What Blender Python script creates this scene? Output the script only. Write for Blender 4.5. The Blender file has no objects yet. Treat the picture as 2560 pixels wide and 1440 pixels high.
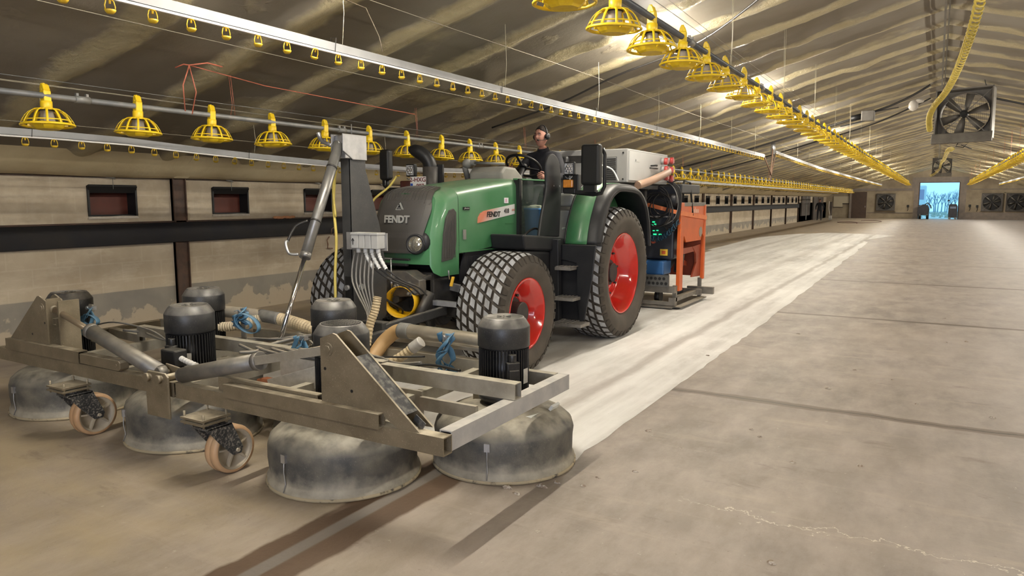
import bpy, bmesh, math, random
from math import sin, cos, pi, radians, sqrt, atan2
from mathutils import Vector, Matrix, noise

random.seed(7)
SC = bpy.context.scene
COL = SC.collection

# ------------------------------------------------------------------ camera, world, exposure
cam_d = bpy.data.cameras.new('camera')
cam_d.sensor_width = 36.0
cam_d.lens = 36.0 * 1790.0 / 2560.0
cam_d.clip_end = 300
cam = bpy.data.objects.new('camera', cam_d)
COL.objects.link(cam)
cam.location = (0, 0, 1.70)
cam.rotation_euler = (radians(90 - 7.0068), 0, radians(30.4923))
SC.camera = cam

SC.view_settings.view_transform = 'Standard'
SC.view_settings.look = 'None'
SC.view_settings.exposure = 0.0
SC.view_settings.gamma = 1.0
SC.view_settings.use_curve_mapping = False

W = bpy.data.worlds.new('world')
SC.world = W
W.use_nodes = True
bg = W.node_tree.nodes['Background']
bg.inputs[0].default_value = (0.33, 0.72, 1.0, 1)
bg.inputs[1].default_value = 1.45

LAMP_W = 430.0         # strength of every ceiling tube

def area_light(name, loc, rot, sx, sy, power, color, spread=pi):
    d = bpy.data.lights.new(name, 'AREA')
    d.shape = 'RECTANGLE'; d.size = sx; d.size_y = sy
    d.energy = power; d.color = color; d.spread = spread
    o = bpy.data.objects.new(name, d)
    o.location = loc; o.rotation_euler = rot
    COL.objects.link(o)
    return o
# daylight falling in through the open door behind the camera
area_light('daylight_through_near_door', (2.4, -6.75, 1.9), (radians(90), 0, 0), 4.2, 3.3, 430.0, (0.84, 0.85, 1.0))
# portals: they only tell the sampler where the sky's own light comes in
for nm, loc, rx, sx, sy in (('far_door_portal', (0.14, 75.5, 1.65), -90, 3.1, 3.2),):
    area_light(nm, loc, (radians(rx), 0, 0), sx, sy, 10, (1, 1, 1)).data.cycles.is_portal = True

# ------------------------------------------------------------------ helpers
def new_mat(name):
    m = bpy.data.materials.new(name)
    m.use_nodes = True
    nt = m.node_tree
    b = nt.nodes['Principled BSDF']
    return m, nt, b

def nd(nt, t, **kw):
    n = nt.nodes.new(t)
    for k, v in kw.items():
        setattr(n, k, v)
    return n

def mixc(nt, a, b, fac, mode='MIX'):
    n = nd(nt, 'ShaderNodeMix', data_type='RGBA', blend_type=mode)
    for s, v in ((n.inputs[0], fac), (n.inputs[6], a), (n.inputs[7], b)):
        if hasattr(v, 'links'):
            nt.links.new(v, s)
        elif isinstance(v, (int, float)):
            s.default_value = v
        else:
            s.default_value = (v[0], v[1], v[2], 1)
    return n.outputs[2]

def mth(nt, op, a, b=None, c=None, clamp=False):
    n = nd(nt, 'ShaderNodeMath', operation=op, use_clamp=clamp)
    for i, v in enumerate((a, b, c)):
        if v is None: continue
        if hasattr(v, 'links'): nt.links.new(v, n.inputs[i])
        else: n.inputs[i].default_value = v
    return n.outputs[0]

def noise_n(nt, vec, scale, detail=4, rough=.55, sc3=None):
    n = nd(nt, 'ShaderNodeTexNoise')
    n.inputs['Scale'].default_value = scale
    n.inputs['Detail'].default_value = detail
    n.inputs['Roughness'].default_value = rough
    if sc3:
        mp = nd(nt, 'ShaderNodeMapping')
        mp.inputs['Scale'].default_value = sc3
        nt.links.new(vec, mp.inputs[0]); vec = mp.outputs[0]
    nt.links.new(vec, n.inputs['Vector'])
    return n.outputs[0]

def ramp(nt, v, lo, hi, smooth=False):
    n = nd(nt, 'ShaderNodeMapRange')
    n.interpolation_type = 'SMOOTHSTEP' if smooth else 'LINEAR'
    n.clamp = True
    nt.links.new(v, n.inputs[0])
    n.inputs[1].default_value = lo; n.inputs[2].default_value = hi
    return n.outputs[0]

def add_bump(nt, b, h, strength, dist=0.01):
    n = nd(nt, 'ShaderNodeBump')
    n.inputs['Strength'].default_value = strength
    n.inputs['Distance'].default_value = dist
    nt.links.new(h, n.inputs['Height'])
    nt.links.new(n.outputs[0], b.inputs['Normal'])

def mat(name, c, c2=None, scale=6, rough=.6, metal=0, bump=0, bscale=60, dust=0, dustc=(.50, .42, .30), lo=.35, hi=.7, zdust=None, spec=None, em=None, coat=0):
    """dust = how much settled dust on faces that look up; zdust=(z0,z1) splash zone at the bottom"""
    m, nt, b = new_mat(name)
    tc = nd(nt, 'ShaderNodeTexCoord').outputs['Object']
    col = c
    if c2 is not None:
        f = ramp(nt, noise_n(nt, tc, scale), lo, hi)
        col = mixc(nt, c, c2, f)
    if dust > 0:
        g = nd(nt, 'ShaderNodeNewGeometry')
        s = nd(nt, 'ShaderNodeSeparateXYZ'); nt.links.new(g.outputs['Normal'], s.inputs[0])
        up = ramp(nt, s.outputs[2], .25, .95)
        nn = ramp(nt, noise_n(nt, tc, 9, 5), .25, .62)
        sp = ramp(nt, noise_n(nt, tc, 150, 3), .62, .68)
        f = mth(nt, 'MULTIPLY', mth(nt, 'MULTIPLY', up, nn), dust)
        f = mth(nt, 'MAXIMUM', f, mth(nt, 'MULTIPLY', sp, .20 * dust), clamp=True)
        col = mixc(nt, col, dustc, f)
    if zdust:
        s = nd(nt, 'ShaderNodeSeparateXYZ'); nt.links.new(tc, s.inputs[0])
        z = mth(nt, 'ADD', s.outputs[2], mth(nt, 'MULTIPLY', mth(nt, 'SUBTRACT', noise_n(nt, tc, 11, 5), .5), .17))
        f = ramp(nt, z, zdust[1], zdust[0])
        col = mixc(nt, col, dustc, mth(nt, 'MULTIPLY', f, .9))
    if hasattr(col, 'links'): nt.links.new(col, b.inputs['Base Color'])
    else: b.inputs['Base Color'].default_value = (*col[:3], 1)
    b.inputs['Roughness'].default_value = rough
    b.inputs['Metallic'].default_value = metal
    if spec is not None: b.inputs['Specular IOR Level'].default_value = spec
    if coat: b.inputs['Coat Weight'].default_value = coat
    if bump: add_bump(nt, b, noise_n(nt, tc, bscale, 4), bump)
    if em:
        b.inputs['Emission Color'].default_value = (*em[:3], 1)
        b.inputs['Emission Strength'].default_value = em[3]
    return m

def rotm(axis, to):
    """matrix turning +Z onto direction"""
    return Vector(to).normalized().to_track_quat('Z', 'Y').to_matrix()

class MB:
    def __init__(s):
        s.v = []; s.f = []; s.sm = []; s.mi = []
    def add(s, vs, fs, smooth=False, mi=0):
        o = len(s.v)
        s.v += [tuple(v) for v in vs]
        for f in fs:
            s.f.append([i + o for i in f]); s.sm.append(smooth); s.mi.append(mi)
        return s
    def box(s, c, d, rot=None, mi=0):
        x, y, z = d[0] / 2, d[1] / 2, d[2] / 2
        vs = [Vector((a * x, b * y, e * z)) for a in (-1, 1) for b in (-1, 1) for e in (-1, 1)]
        if rot is not None: vs = [rot @ v for v in vs]
        c = Vector(c)
        return s.add([v + c for v in vs], [(0, 1, 3, 2), (4, 6, 7, 5), (0, 4, 5, 1), (2, 3, 7, 6), (0, 2, 6, 4), (1, 5, 7, 3)], False, mi)
    def bb(s, x0, x1, y0, y1, z0, z1, mi=0):
        return s.box(((x0 + x1) / 2, (y0 + y1) / 2, (z0 + z1) / 2), (abs(x1 - x0), abs(y1 - y0), abs(z1 - z0)), None, mi)
    def bar(s, a, b, w, h, up=(0, 0, 1), mi=0):
        """rectangular bar from a to b, w across, h along up"""
        a = Vector(a); b = Vector(b); d = (b - a).normalized(); u = Vector(up)
        sd = d.cross(u)
        if sd.length < 1e-5: sd = d.cross(Vector((1, 0, 0)))
        sd.normalize(); u = sd.cross(d).normalized()
        vs = []
        for p in (a, b):
            for i, j in ((-1, -1), (1, -1), (1, 1), (-1, 1)):
                vs.append(p + sd * (i * w / 2) + u * (j * h / 2))
        return s.add(vs, [(0, 1, 2, 3), (7, 6, 5, 4), (0, 4, 5, 1), (1, 5, 6, 2), (2, 6, 7, 3), (3, 7, 4, 0)], False, mi)
    def hollow(s, a, b, w, h, t=.006, up=(0, 0, 1), mi=0, inner=None):
        """square hollow section, open ends"""
        a = Vector(a); b = Vector(b); d = (b - a).normalized(); u = Vector(up)
        sd = d.cross(u).normalized(); u = sd.cross(d).normalized()
        vs = []
        for p in (a, b):
            for (ww, hh) in ((w, h), (w - 2 * t, h - 2 * t)):
                for i, j in ((-1, -1), (1, -1), (1, 1), (-1, 1)):
                    vs.append(p + sd * (i * ww / 2) + u * (j * hh / 2))
        fs = []; 
        for k in range(4):
            n = (k + 1) % 4
            fs.append((k, 8 + k, 8 + n, n))
            fs.append((4 + n, 12 + n, 12 + k, 4 + k))
            fs.append((k, n, 4 + n, 4 + k))
            fs.append((8 + n, 8 + k, 12 + k, 12 + n))
        return s.add(vs, fs, False, mi)
    def cyl(s, a, b, r, n=16, r2=None, mi=0, caps=True, smooth=True):
        a = Vector(a); b = Vector(b); R = rotm(0, b - a)
        if r2 is None: r2 = r
        vs = []
        for p, rr in ((a, r), (b, r2)):
            for k in range(n):
                t = 2 * pi * k / n
                vs.append(p + R @ Vector((cos(t) * rr, sin(t) * rr, 0)))
        s.add(vs, [(k, (k + 1) % n, n + (k + 1) % n, n + k) for k in range(n)], smooth, mi)
        if caps:
            o = len(s.v) - 2 * n
            s.f.append([o + k for k in range(n)][::-1]); s.sm.append(False); s.mi.append(mi)
            s.f.append([o + n + k for k in range(n)]); s.sm.append(False); s.mi.append(mi)
        return s
    def lathe(s, prof, c=(0, 0, 0), axis=(0, 0, 1), n=24, smooth=True, mi=0, sweep=2 * pi):
        R = rotm(0, axis); c = Vector(c); m = len(prof)
        full = abs(sweep - 2 * pi) < 1e-6
        nn = n if full else n + 1
        vs = []
        for k in range(nn):
            t = sweep * k / n
            for (r, z) in prof:
                vs.append(c + R @ Vector((cos(t) * r, sin(t) * r, z)))
        fs = []
        for k in range(n):
            k2 = (k + 1) % nn
            for j in range(m - 1):
                fs.append((k * m + j, k2 * m + j, k2 * m + j + 1, k * m + j + 1))
        return s.add(vs, fs, smooth, mi)
    def tube(s, pts, r, n=8, mi=0, caps=True, closed=False, ry=None, ripple=None):
        pts = [Vector(p) for p in pts]
        m = len(pts)
        rings = []
        prev = None
        for i in range(m):
            if closed: d = pts[(i + 1) % m] - pts[i - 1]
            else: d = pts[min(i + 1, m - 1)] - pts[max(i - 1, 0)]
            d.normalize()
            if prev is None:
                u = Vector((0, 0, 1))
                if abs(d.z) > .95: u = Vector((1, 0, 0))
                sd = d.cross(u).normalized()
            else:
                sd = prev - d * prev.dot(d)
                sd.normalize()
            prev = sd
            u = sd.cross(d).normalized()
            rr = r[i] if isinstance(r, (list, tuple)) else r
            if ripple and i % 2: rr *= ripple
            r2 = rr if ry is None else ry
            rings.append([pts[i] + sd * (cos(2 * pi * k / n) * rr) + u * (sin(2 * pi * k / n) * r2) for k in range(n)])
        vs = [v for rg in rings for v in rg]
        fs = []
        for i in range(m if closed else m - 1):
            j = (i + 1) % m
            for k in range(n):
                k2 = (k + 1) % n
                fs.append((i * n + k, i * n + k2, j * n + k2, j * n + k))
        s.add(vs, fs, True, mi)
        if caps and not closed:
            o = len(s.v) - m * n
            s.f.append([o + k for k in range(n)][::-1]); s.sm.append(False); s.mi.append(mi)
            s.f.append([o + (m - 1) * n + k for k in range(n)]); s.sm.append(False); s.mi.append(mi)
        return s
    def prism(s, pts, ax, lo, hi, mi=0, smooth=False):
        """polygon pts (2D) in the plane normal to axis ax ('x': (y,z); 'y': (x,z); 'z': (x,y))"""
        def P(a, b, t):
            return {'x': (t, a, b), 'y': (a, t, b), 'z': (a, b, t)}[ax]
        n = len(pts)
        vs = [P(a, b, lo) for a, b in pts] + [P(a, b, hi) for a, b in pts]
        s.add(vs, [list(range(n))[::-1], list(range(n, 2 * n))], False, mi)
        o = len(s.v) - 2 * n
        for k in range(n):
            k2 = (k + 1) % n
            s.f.append([o + k, o + k2, o + n + k2, o + n + k]); s.sm.append(smooth); s.mi.append(mi)
        return s
    def grid(s, fn, nu, nv, smooth=True, mi=0, wrap=False):
        vs = [fn(i / nu, j / nv) for i in range(nu + (0 if wrap else 1)) for j in range(nv + 1)]
        fs = []
        for i in range(nu):
            i2 = (i + 1) % nu if wrap else i + 1
            for j in range(nv):
                fs.append((i * (nv + 1) + j, i2 * (nv + 1) + j, i2 * (nv + 1) + j + 1, i * (nv + 1) + j + 1))
        return s.add(vs, fs, smooth, mi)
    def ball(s, c, r, n=12, mi=0, sc=(1, 1, 1)):
        c = Vector(c)
        def fn(u, v):
            th = 2 * pi * u; ph = pi * v
            return (c.x + r * sc[0] * sin(ph) * cos(th), c.y + r * sc[1] * sin(ph) * sin(th), c.z + r * sc[2] * cos(ph))
        return s.grid(fn, n, max(4, n // 2), True, mi, True)
    def mesh(s, name, mats):
        me = bpy.data.meshes.new(name)
        me.from_pydata(s.v, [], s.f)
        me.polygons.foreach_set('use_smooth', s.sm)
        me.polygons.foreach_set('material_index', s.mi)
        if not isinstance(mats, (list, tuple)): mats = [mats]
        for m in mats: me.materials.append(m)
        bm = bmesh.new(); bm.from_mesh(me)
        bmesh.ops.recalc_face_normals(bm, faces=bm.faces)
        bm.to_mesh(me); bm.free()
        return me
    def build(s, name, mats, parent=None, bevel=0, seg=2, solid=0, sub=0):
        o = bpy.data.objects.new(name, s.mesh(name, mats))
        COL.objects.link(o)
        if parent is not None:
            o.parent = parent
            if parent.type == 'EMPTY': o.location = -parent.location
        if solid:
            md = o.modifiers.new('solid', 'SOLIDIFY'); md.thickness = solid; md.offset = 0
        if bevel:
            md = o.modifiers.new('bevel', 'BEVEL'); md.width = bevel; md.segments = seg; md.limit_method = 'ANGLE'; md.angle_limit = radians(35)
            md.harden_normals = False
        if sub:
            md = o.modifiers.new('sub', 'SUBSURF'); md.levels = sub; md.render_levels = sub
        return o

def tag(o, label, cat, group=None):
    o['label'] = label; o['category'] = cat
    if group: o['group'] = group
    return o
def thing(name, loc, label, cat, group=None):
    e = bpy.data.objects.new(name, None)
    e.empty_display_size = .1
    COL.objects.link(e); e.location = loc
    return tag(e, label, cat, group)
def struct(o):
    o['kind'] = 'structure'; return o
def copy_tree(o, parent=None):
    c = o.copy(); COL.objects.link(c)
    if parent is not None: c.parent = parent
    for ch in o.children: copy_tree(ch, c)
    return c
def text_part(name, txt, size, m, parent, loc, rx, rz, extrude=.003, font_sx=1.0, bold=0, label=None, shear=0, align='CENTER'):
    cu = bpy.data.curves.new(name, 'FONT')
    cu.body = txt; cu.size = size; cu.extrude = extrude; cu.align_x = align; cu.align_y = 'CENTER'
    cu.offset = bold; cu.shear = shear; cu.resolution_u = 3
    tmp = bpy.data.objects.new(name + '_t', cu); COL.objects.link(tmp)
    dg = bpy.context.evaluated_depsgraph_get()
    me = bpy.data.meshes.new_from_object(tmp.evaluated_get(dg))
    bpy.data.objects.remove(tmp); bpy.data.curves.remove(cu)
    me.name = name
    me.materials.clear(); me.materials.append(m)
    Mx = Matrix.Translation(loc) @ Matrix.Rotation(rz, 4, 'Z') @ Matrix.Rotation(rx, 4, 'X') @ Matrix.Diagonal((font_sx, 1, 1, 1))
    me.transform(Mx)
    o = bpy.data.objects.new(name, me); COL.objects.link(o)
    if parent is not None:
        o.parent = parent
        if parent.type == 'EMPTY': o.location = -parent.location
    if label: o['label'] = label
    return o

# ------------------------------------------------------------------ building dimensions
XW = 9.2                       # side walls at x = -9.2 / 9.2
Y0, Y1 = -7.0, 75.5            # end walls
SL, ZR = .27, 4.62             # roof slope, ridge height
BAY, P0 = 5.27, 6.35           # bay length, first visible column
def zc(x): return ZR - SL * abs(x)

# ------------------------------------------------------------------ shell materials
def make_ceiling_mat():
    m, nt, b = new_mat('sprayed_foam')
    tc = nd(nt, 'ShaderNodeTexCoord').outputs['Object']
    s = nd(nt, 'ShaderNodeSeparateXYZ'); nt.links.new(tc, s.inputs[0])
    wob = mth(nt, 'MULTIPLY', mth(nt, 'SUBTRACT', noise_n(nt, tc, 1.3, 4), .5), .5)
    y = mth(nt, 'ADD', s.outputs[1], wob)
    fr = mth(nt, 'FRACT', mth(nt, 'ADD', mth(nt, 'DIVIDE', mth(nt, 'SUBTRACT', y, 4.76), 1.18), .5))
    d = mth(nt, 'MULTIPLY', mth(nt, 'ABSOLUTE', mth(nt, 'SUBTRACT', fr, .5)), 1.18)
    rib = ramp(nt, d, .20, .06, True)
    bl = ramp(nt, noise_n(nt, tc, .9, 5), .58, .74)
    rib = mth(nt, 'MAXIMUM', rib, mth(nt, 'MULTIPLY', bl, .6))
    base = mixc(nt, (.24, .213, .175), (.16, .132, .095), ramp(nt, noise_n(nt, tc, .7, 3), .35, .65))
    c = mixc(nt, base, (.63, .53, .30), mth(nt, 'MULTIPLY', rib, .9))
    st = ramp(nt, noise_n(nt, tc, 3.5, 6, .7), .62, .75)
    c = mixc(nt, c, (.22, .16, .09), mth(nt, 'MULTIPLY', st, .45))
    nt.links.new(c, b.inputs['Base Color'])
    nt.links.new(mth(nt, 'SUBTRACT', .62, mth(nt, 'MULTIPLY', rib, .30)), b.inputs['Roughness'])
    h = mth(nt, 'MULTIPLY', noise_n(nt, tc, 17, 6, .7), mth(nt, 'ADD', rib, .05))
    add_bump(nt, b, h, 1.0, .07)
    return m

def make_floor_mat():
    m, nt, b = new_mat('barn_concrete')
    tc = nd(nt, 'ShaderNodeTexCoord').outputs['Object']
    s = nd(nt, 'ShaderNodeSeparateXYZ'); nt.links.new(tc, s.inputs[0])
    x, y = s.outputs[0], s.outputs[1]
    n1 = ramp(nt, noise_n(nt, tc, .55, 6, .6), .35, .65)
    n2 = ramp(nt, noise_n(nt, tc, 2.2, 7, .68, (1.6, .7, 1)), .38, .66)
    c = mixc(nt, (.265, .220, .180), (.170, .140, .118), n1)
    c = mixc(nt, c, (.37, .315, .27), mth(nt, 'MULTIPLY', n2, .8))
    # cool daylight painted in: paler, greyer tone towards the right
    fx = ramp(nt, mth(nt, 'ADD', x, mth(nt, 'MULTIPLY', noise_n(nt, tc, .8, 4), 2.0)), .2, 3.2)
    c = mixc(nt, c, (.33, .305, .30), mth(nt, 'MULTIPLY', fx, .6))
    # yellow tint on the left: warm light put into the colour, with dust
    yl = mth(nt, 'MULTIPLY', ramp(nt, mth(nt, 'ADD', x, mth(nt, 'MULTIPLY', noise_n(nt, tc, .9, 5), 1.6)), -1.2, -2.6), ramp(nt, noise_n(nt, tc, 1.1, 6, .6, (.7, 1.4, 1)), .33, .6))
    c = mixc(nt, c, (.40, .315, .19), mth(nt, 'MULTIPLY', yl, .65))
    dk = ramp(nt, noise_n(nt, tc, 1.3, 7, .7, (1.0, 2.2, 1)), .60, .68)
    c = mixc(nt, c, (.15, .115, .095), mth(nt, 'MULTIPLY', dk, .55))
    # fine grit
    g = ramp(nt, noise_n(nt, tc, 38, 4, .7), .64, .72)
    c = mixc(nt, c, (.10, .075, .055), mth(nt, 'MULTIPLY', g, .5))
    g2 = ramp(nt, noise_n(nt, tc, 17, 5, .7), .665, .70)
    c = mixc(nt, c, (.55, .5, .43), mth(nt, 'MULTIPLY', g2, .5))
    # scrape marks across
    sc = ramp(nt, noise_n(nt, tc, 1.0, 6, .65, (.9, 5.5, 1)), .56, .72)
    c = mixc(nt, c, (.42, .35, .28), mth(nt, 'MULTIPLY', sc, .45))
    # cross joints every 5.2 m, beginning at y = 6.2
    wob = mth(nt, 'MULTIPLY', mth(nt, 'SUBTRACT', noise_n(nt, tc, 2.5, 5), .5), .14)
    yy = mth(nt, 'ADD', y, wob)
    fr = mth(nt, 'FRACT', mth(nt, 'ADD', mth(nt, 'DIVIDE', mth(nt, 'SUBTRACT', yy, 6.2), 5.2), .5))
    d = mth(nt, 'MULTIPLY', mth(nt, 'ABSOLUTE', mth(nt, 'SUBTRACT', fr, .5)), 5.2)
    nj = mth(nt, 'ADD', ramp(nt, y, 24, 17), .15)
    c = mixc(nt, c, (.115, .085, .062), mth(nt, 'MULTIPLY', mth(nt, 'MULTIPLY', ramp(nt, d, .085, .05), .7), nj))
    c = mixc(nt, c, (.05, .038, .03), mth(nt, 'MULTIPLY', ramp(nt, d, .012, .004), nj))
    # long dark dust trench with a grey joint in it, x about -2.6
    wob2 = mth(nt, 'MULTIPLY', mth(nt, 'SUBTRACT', noise_n(nt, tc, 1.7, 5), .5), .16)
    dx = mth(nt, 'ABSOLUTE', mth(nt, 'ADD', mth(nt, 'ADD', x, 2.58), wob2))
    near = ramp(nt, y, 4.6, 4.2)
    c = mixc(nt, c, (.085, .050, .028), mth(nt, 'MULTIPLY', mth(nt, 'MULTIPLY', ramp(nt, dx, .20, .175), near), .95))
    dx2 = mth(nt, 'ABSOLUTE', mth(nt, 'ADD', x, 2.60))
    c = mixc(nt, c, (.15, .13, .11), mth(nt, 'MULTIPLY', ramp(nt, dx2, .05, .035), near))
    # hairline crack, pale
    dc = mth(nt, 'ABSOLUTE', mth(nt, 'SUBTRACT', mth(nt, 'ADD', y, mth(nt, 'MULTIPLY', mth(nt, 'SUBTRACT', noise_n(nt, tc, 1.3, 6, .7), .5), .9)), 3.86))
    cm = mth(nt, 'MULTIPLY', ramp(nt, dc, .007, .002), ramp(nt, x, -1.2, -.9))
    c = mixc(nt, c, (.62, .56, .48), mth(nt, 'MULTIPLY', cm, .8))
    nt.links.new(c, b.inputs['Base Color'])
    b.inputs['Roughness'].default_value = .52
    add_bump(nt, b, noise_n(nt, tc, 30, 6, .7), .25, .01)
    return m

def make_strip_mat():
    m, nt, b = new_mat('ground_concrete')
    tc = nd(nt, 'ShaderNodeTexCoord').outputs['Object']
    n1 = ramp(nt, noise_n(nt, tc, 1.0, 5, .6, (3.2, .16, 1)), .40, .66)
    c = mixc(nt, (.72, .70, .66), (.50, .475, .44), n1)
    n2 = ramp(nt, noise_n(nt, tc, 3.0, 6, .65, (1.5, .6, 1)), .45, .7)
    c = mixc(nt, c, (.80, .785, .75), mth(nt, 'MULTIPLY', n2, .6))
    g = ramp(nt, noise_n(nt, tc, 40, 4, .7), .66, .72)
    c = mixc(nt, c, (.2, .16, .13), mth(nt, 'MULTIPLY', g, .3))
    # tyre paths
    s = nd(nt, 'ShaderNodeSeparateXYZ'); nt.links.new(tc, s.inputs[0])
    w = mth(nt, 'MULTIPLY', mth(nt, 'SUBTRACT', noise_n(nt, tc, .8, 4), .5), .25)
    for xx, hw, st in ((-2.55, .09, .55), (-3.55, .22, .42), (-5.5, .22, .35)):
        d = mth(nt, 'ABSOLUTE', mth(nt, 'ADD', mth(nt, 'SUBTRACT', s.outputs[0], xx), w))
        c = mixc(nt, c, (.30, .26, .225), mth(nt, 'MULTIPLY', ramp(nt, d, hw, hw * .3), st))
    nt.links.new(c, b.inputs['Base Color'])
    b.inputs['Roughness'].default_value = .7
    return m

def make_wall_mat():
    m, nt, b = new_mat('dirty_block_wall')
    tc = nd(nt, 'ShaderNodeTexCoord').outputs['Object']
    s = nd(nt, 'ShaderNodeSeparateXYZ'); nt.links.new(tc, s.inputs[0])
    y, z = s.outputs[1], s.outputs[2]
    n1 = ramp(nt, noise_n(nt, tc, 1.1, 6, .6), .35, .68)
    c = mixc(nt, (.47, .395, .29), (.36, .29, .20), n1)
    n2 = ramp(nt, noise_n(nt, tc, 3.4, 6, .65, (1, .5, 1.6)), .5, .7)
    c = mixc(nt, c, (.56, .49, .38), mth(nt, 'MULTIPLY', n2, .6))
    # faint block courses
    br = nd(nt, 'ShaderNodeTexBrick')
    cmb = nd(nt, 'ShaderNodeCombineXYZ'); nt.links.new(y, cmb.inputs[0]); nt.links.new(z, cmb.inputs[1])
    nt.links.new(cmb.outputs[0], br.inputs['Vector'])
    br.inputs['Scale'].default_value = 1.0; br.inputs['Brick Width'].default_value = .55; br.inputs['Row Height'].default_value = .22
    br.inputs['Mortar Size'].default_value = .012; br.inputs['Mortar Smooth'].default_value = .6
    c = mixc(nt, c, (.58, .52, .42), mth(nt, 'MULTIPLY', br.outputs['Fac'], .16))
    # darker upper band
    ub = mth(nt, 'MULTIPLY', ramp(nt, z, 1.38, 1.42), .5)
    c = mixc(nt, c, (.27, .215, .15), mth(nt, 'MULTIPLY', ub, ramp(nt, noise_n(nt, tc, 2.2, 5), .3, .6)))
    # grey cement plinth below 0.50 m, flaking
    zz = mth(nt, 'ADD', z, mth(nt, 'MULTIPLY', mth(nt, 'SUBTRACT', noise_n(nt, tc, 3, 3), .5), .01))
    pl = ramp(nt, zz, .508, .498)
    pc = mixc(nt, (.205, .185, .155), (.25, .225, .185), ramp(nt, noise_n(nt, tc, 1.6, 3), .4, .6))
    fl = ramp(nt, mth(nt, 'ADD', noise_n(nt, tc, 2.6, 4, .55), mth(nt, 'MULTIPLY', mth(nt, 'SUBTRACT', .28, z), .9)), .53, .56)
    pc = mixc(nt, pc, (.40, .33, .24), fl)
    c = mixc(nt, c, pc, pl)
    nt.links.new(c, b.inputs['Base Color'])
    b.inputs['Roughness'].default_value = .75
    add_bump(nt, b, noise_n(nt, tc, 14, 5, .6), .3, .02)
    return m

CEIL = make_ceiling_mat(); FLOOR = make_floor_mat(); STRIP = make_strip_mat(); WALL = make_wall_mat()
ENDW = mat('end_wall_plaster', (.33, .27, .185), (.22, .175, .12), 1.4, .8, dust=0, bump=.2, bscale=20)
BROWN = mat('rusty_brown_steel', (.085, .045, .028), (.045, .028, .02), 8, .6, .1, bump=.2)
BLACKPL = mat('black_cable_duct', (.008, .008, .011), (.014, .012, .011), 3, .6, spec=.25)
REDPANEL = mat('dark_red_inlet_panel', (.085, .014, .005), (.06, .010, .004), 4, .6)
DARKPL = mat('dark_plastic', (.010, .010, .0105), None, rough=.45, spec=.35)
YEL = mat('yellow_plastic', (.80, .56, .015), (.72, .47, .01), 30, .38)
GALV = mat('galvanised_steel', (.46, .46, .46), (.34, .34, .35), 12, .38, .75, bump=.05)
ALU = mat('dull_aluminium', (.27, .27, .275), (.22, .22, .225), 5, .45, .1)
PIPE = mat('dull_grey_pipe', (.17, .17, .165), (.24, .23, .21), 9, .5, .4)
CORDR = mat('faded_red_cord', (.42, .12, .07))
CORDW = mat('pale_cord', (.55, .50, .36))
FANM = mat('grey_painted_fan', (.17, .155, .135), (.12, .11, .095), 6, .5, .3)
CABLE = mat('black_cable', (.018, .016, .015), None, rough=.5)
FOAMY = mat('yellow_foam', (.62, .53, .34), (.48, .39, .23), 1.5, .6, bump=.5, bscale=9)

# ------------------------------------------------------------------ floor
fl = MB(); fl.add([(-XW, Y0, 0), (XW, Y0, 0), (XW, Y1 + .3, 0), (-XW, Y1 + .3, 0)], [(0, 1, 2, 3)])
fl.v = [(v[0], v[1], v[2]) for v in fl.v]
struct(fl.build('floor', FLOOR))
# freshly ground pale strip (the machine's own track), 2 mm proud film of fine dust
def wig(a, b, n, amp, seed):
    out = []
    for k in range(n):
        t = k / n
        p = Vector(a).lerp(Vector(b), t)
        out.append((p.x + amp * (noise.noise(Vector((k * .7, seed, 0)))), p.y))
    return out
edge = wig((-1.95, 3.95), (-1.96, 9.3), 30, .035, 1) + wig((-1.96, 9.3), (-2.10, 20), 20, .06, 2) + wig((-2.10, 20), (-2.27, 31.5), 12, .12, 3)
edge += [(-2.3, 32.3), (-2.62, 33.8), (-2.3, 35.5), (-1.9, 37.5), (-1.60, 38.7), (-2.2, 39.6), (-3.3, 40.2), (-4.8, 40.6), (-6.0, 38.5), (-6.9, 34.5), (-6.98, 33), (-6.75, 27), (-6.70, 24.6), (-6.45, 24.3)]
edge += wig((-6.45, 24), (-6.55, 4.0), 30, .05, 5)
edge += [(-6.5, 3.9), (-5.4, 3.9), (-3.8, 3.9), (-2.6, 3.9)]
st = MB(); st.add([(x, y, .002) for x, y in edge], [list(range(len(edge)))])
so = st.build('floor', STRIP); struct(so)

# ------------------------------------------------------------------ ceiling with sprayed foam ribs
def ceil_drop(x, y):
    w = noise.noise(Vector((x * .9, y * .9, 3))) * .16
    f = ((y + w - 4.76) / 1.18 + .5) % 1.0 - .5
    d = abs(f) * 1.18
    hw = .16 + .06 * noise.noise(Vector((x * 1.7, y * 1.3, 9)))
    r = max(0, 1 - (d / hw) ** 2)
    blob = max(0, noise.noise(Vector((x * 1.1, y * .9, 20))) - .32) * .22
    fine = .009 * noise.noise(Vector((x * 7, y * 7, 1))) * r
    pl = 0
    for px in (2.55, 5.55):
        e = abs(abs(x) - px - .08 * noise.noise(Vector((y * 1.5, px, 0))))
        pl = max(pl, .025 * max(0, 1 - (e / .14) ** 2) * (1 if noise.noise(Vector((y * .5, px, 7))) > -.05 else 0))
    return .050 * r + blob + fine + pl
def ceil_half(sgn, ya, yb, dy, dx):
    g = MB()
    nu = int((yb - ya) / dy); nv = int((XW + .05) / dx)
    def fn(u, v):
        y = ya + (yb - ya) * u; x = sgn * (XW + .05) * v
        return (x, y, zc(x) - ceil_drop(x, y))
    g.grid(fn, nu, nv)
    return g
cg = ceil_half(-1, -7.0, 18, .06, .13)
for a in (ceil_half(-1, 18, 75.6, .12, .4), ceil_half(1, 2, 75.6, .12, .4), ceil_half(1, -7.0, 2, .3, .6)):
    cg.add(a.v, a.f, True)
struct(cg.build('ceiling', CEIL))

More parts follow.
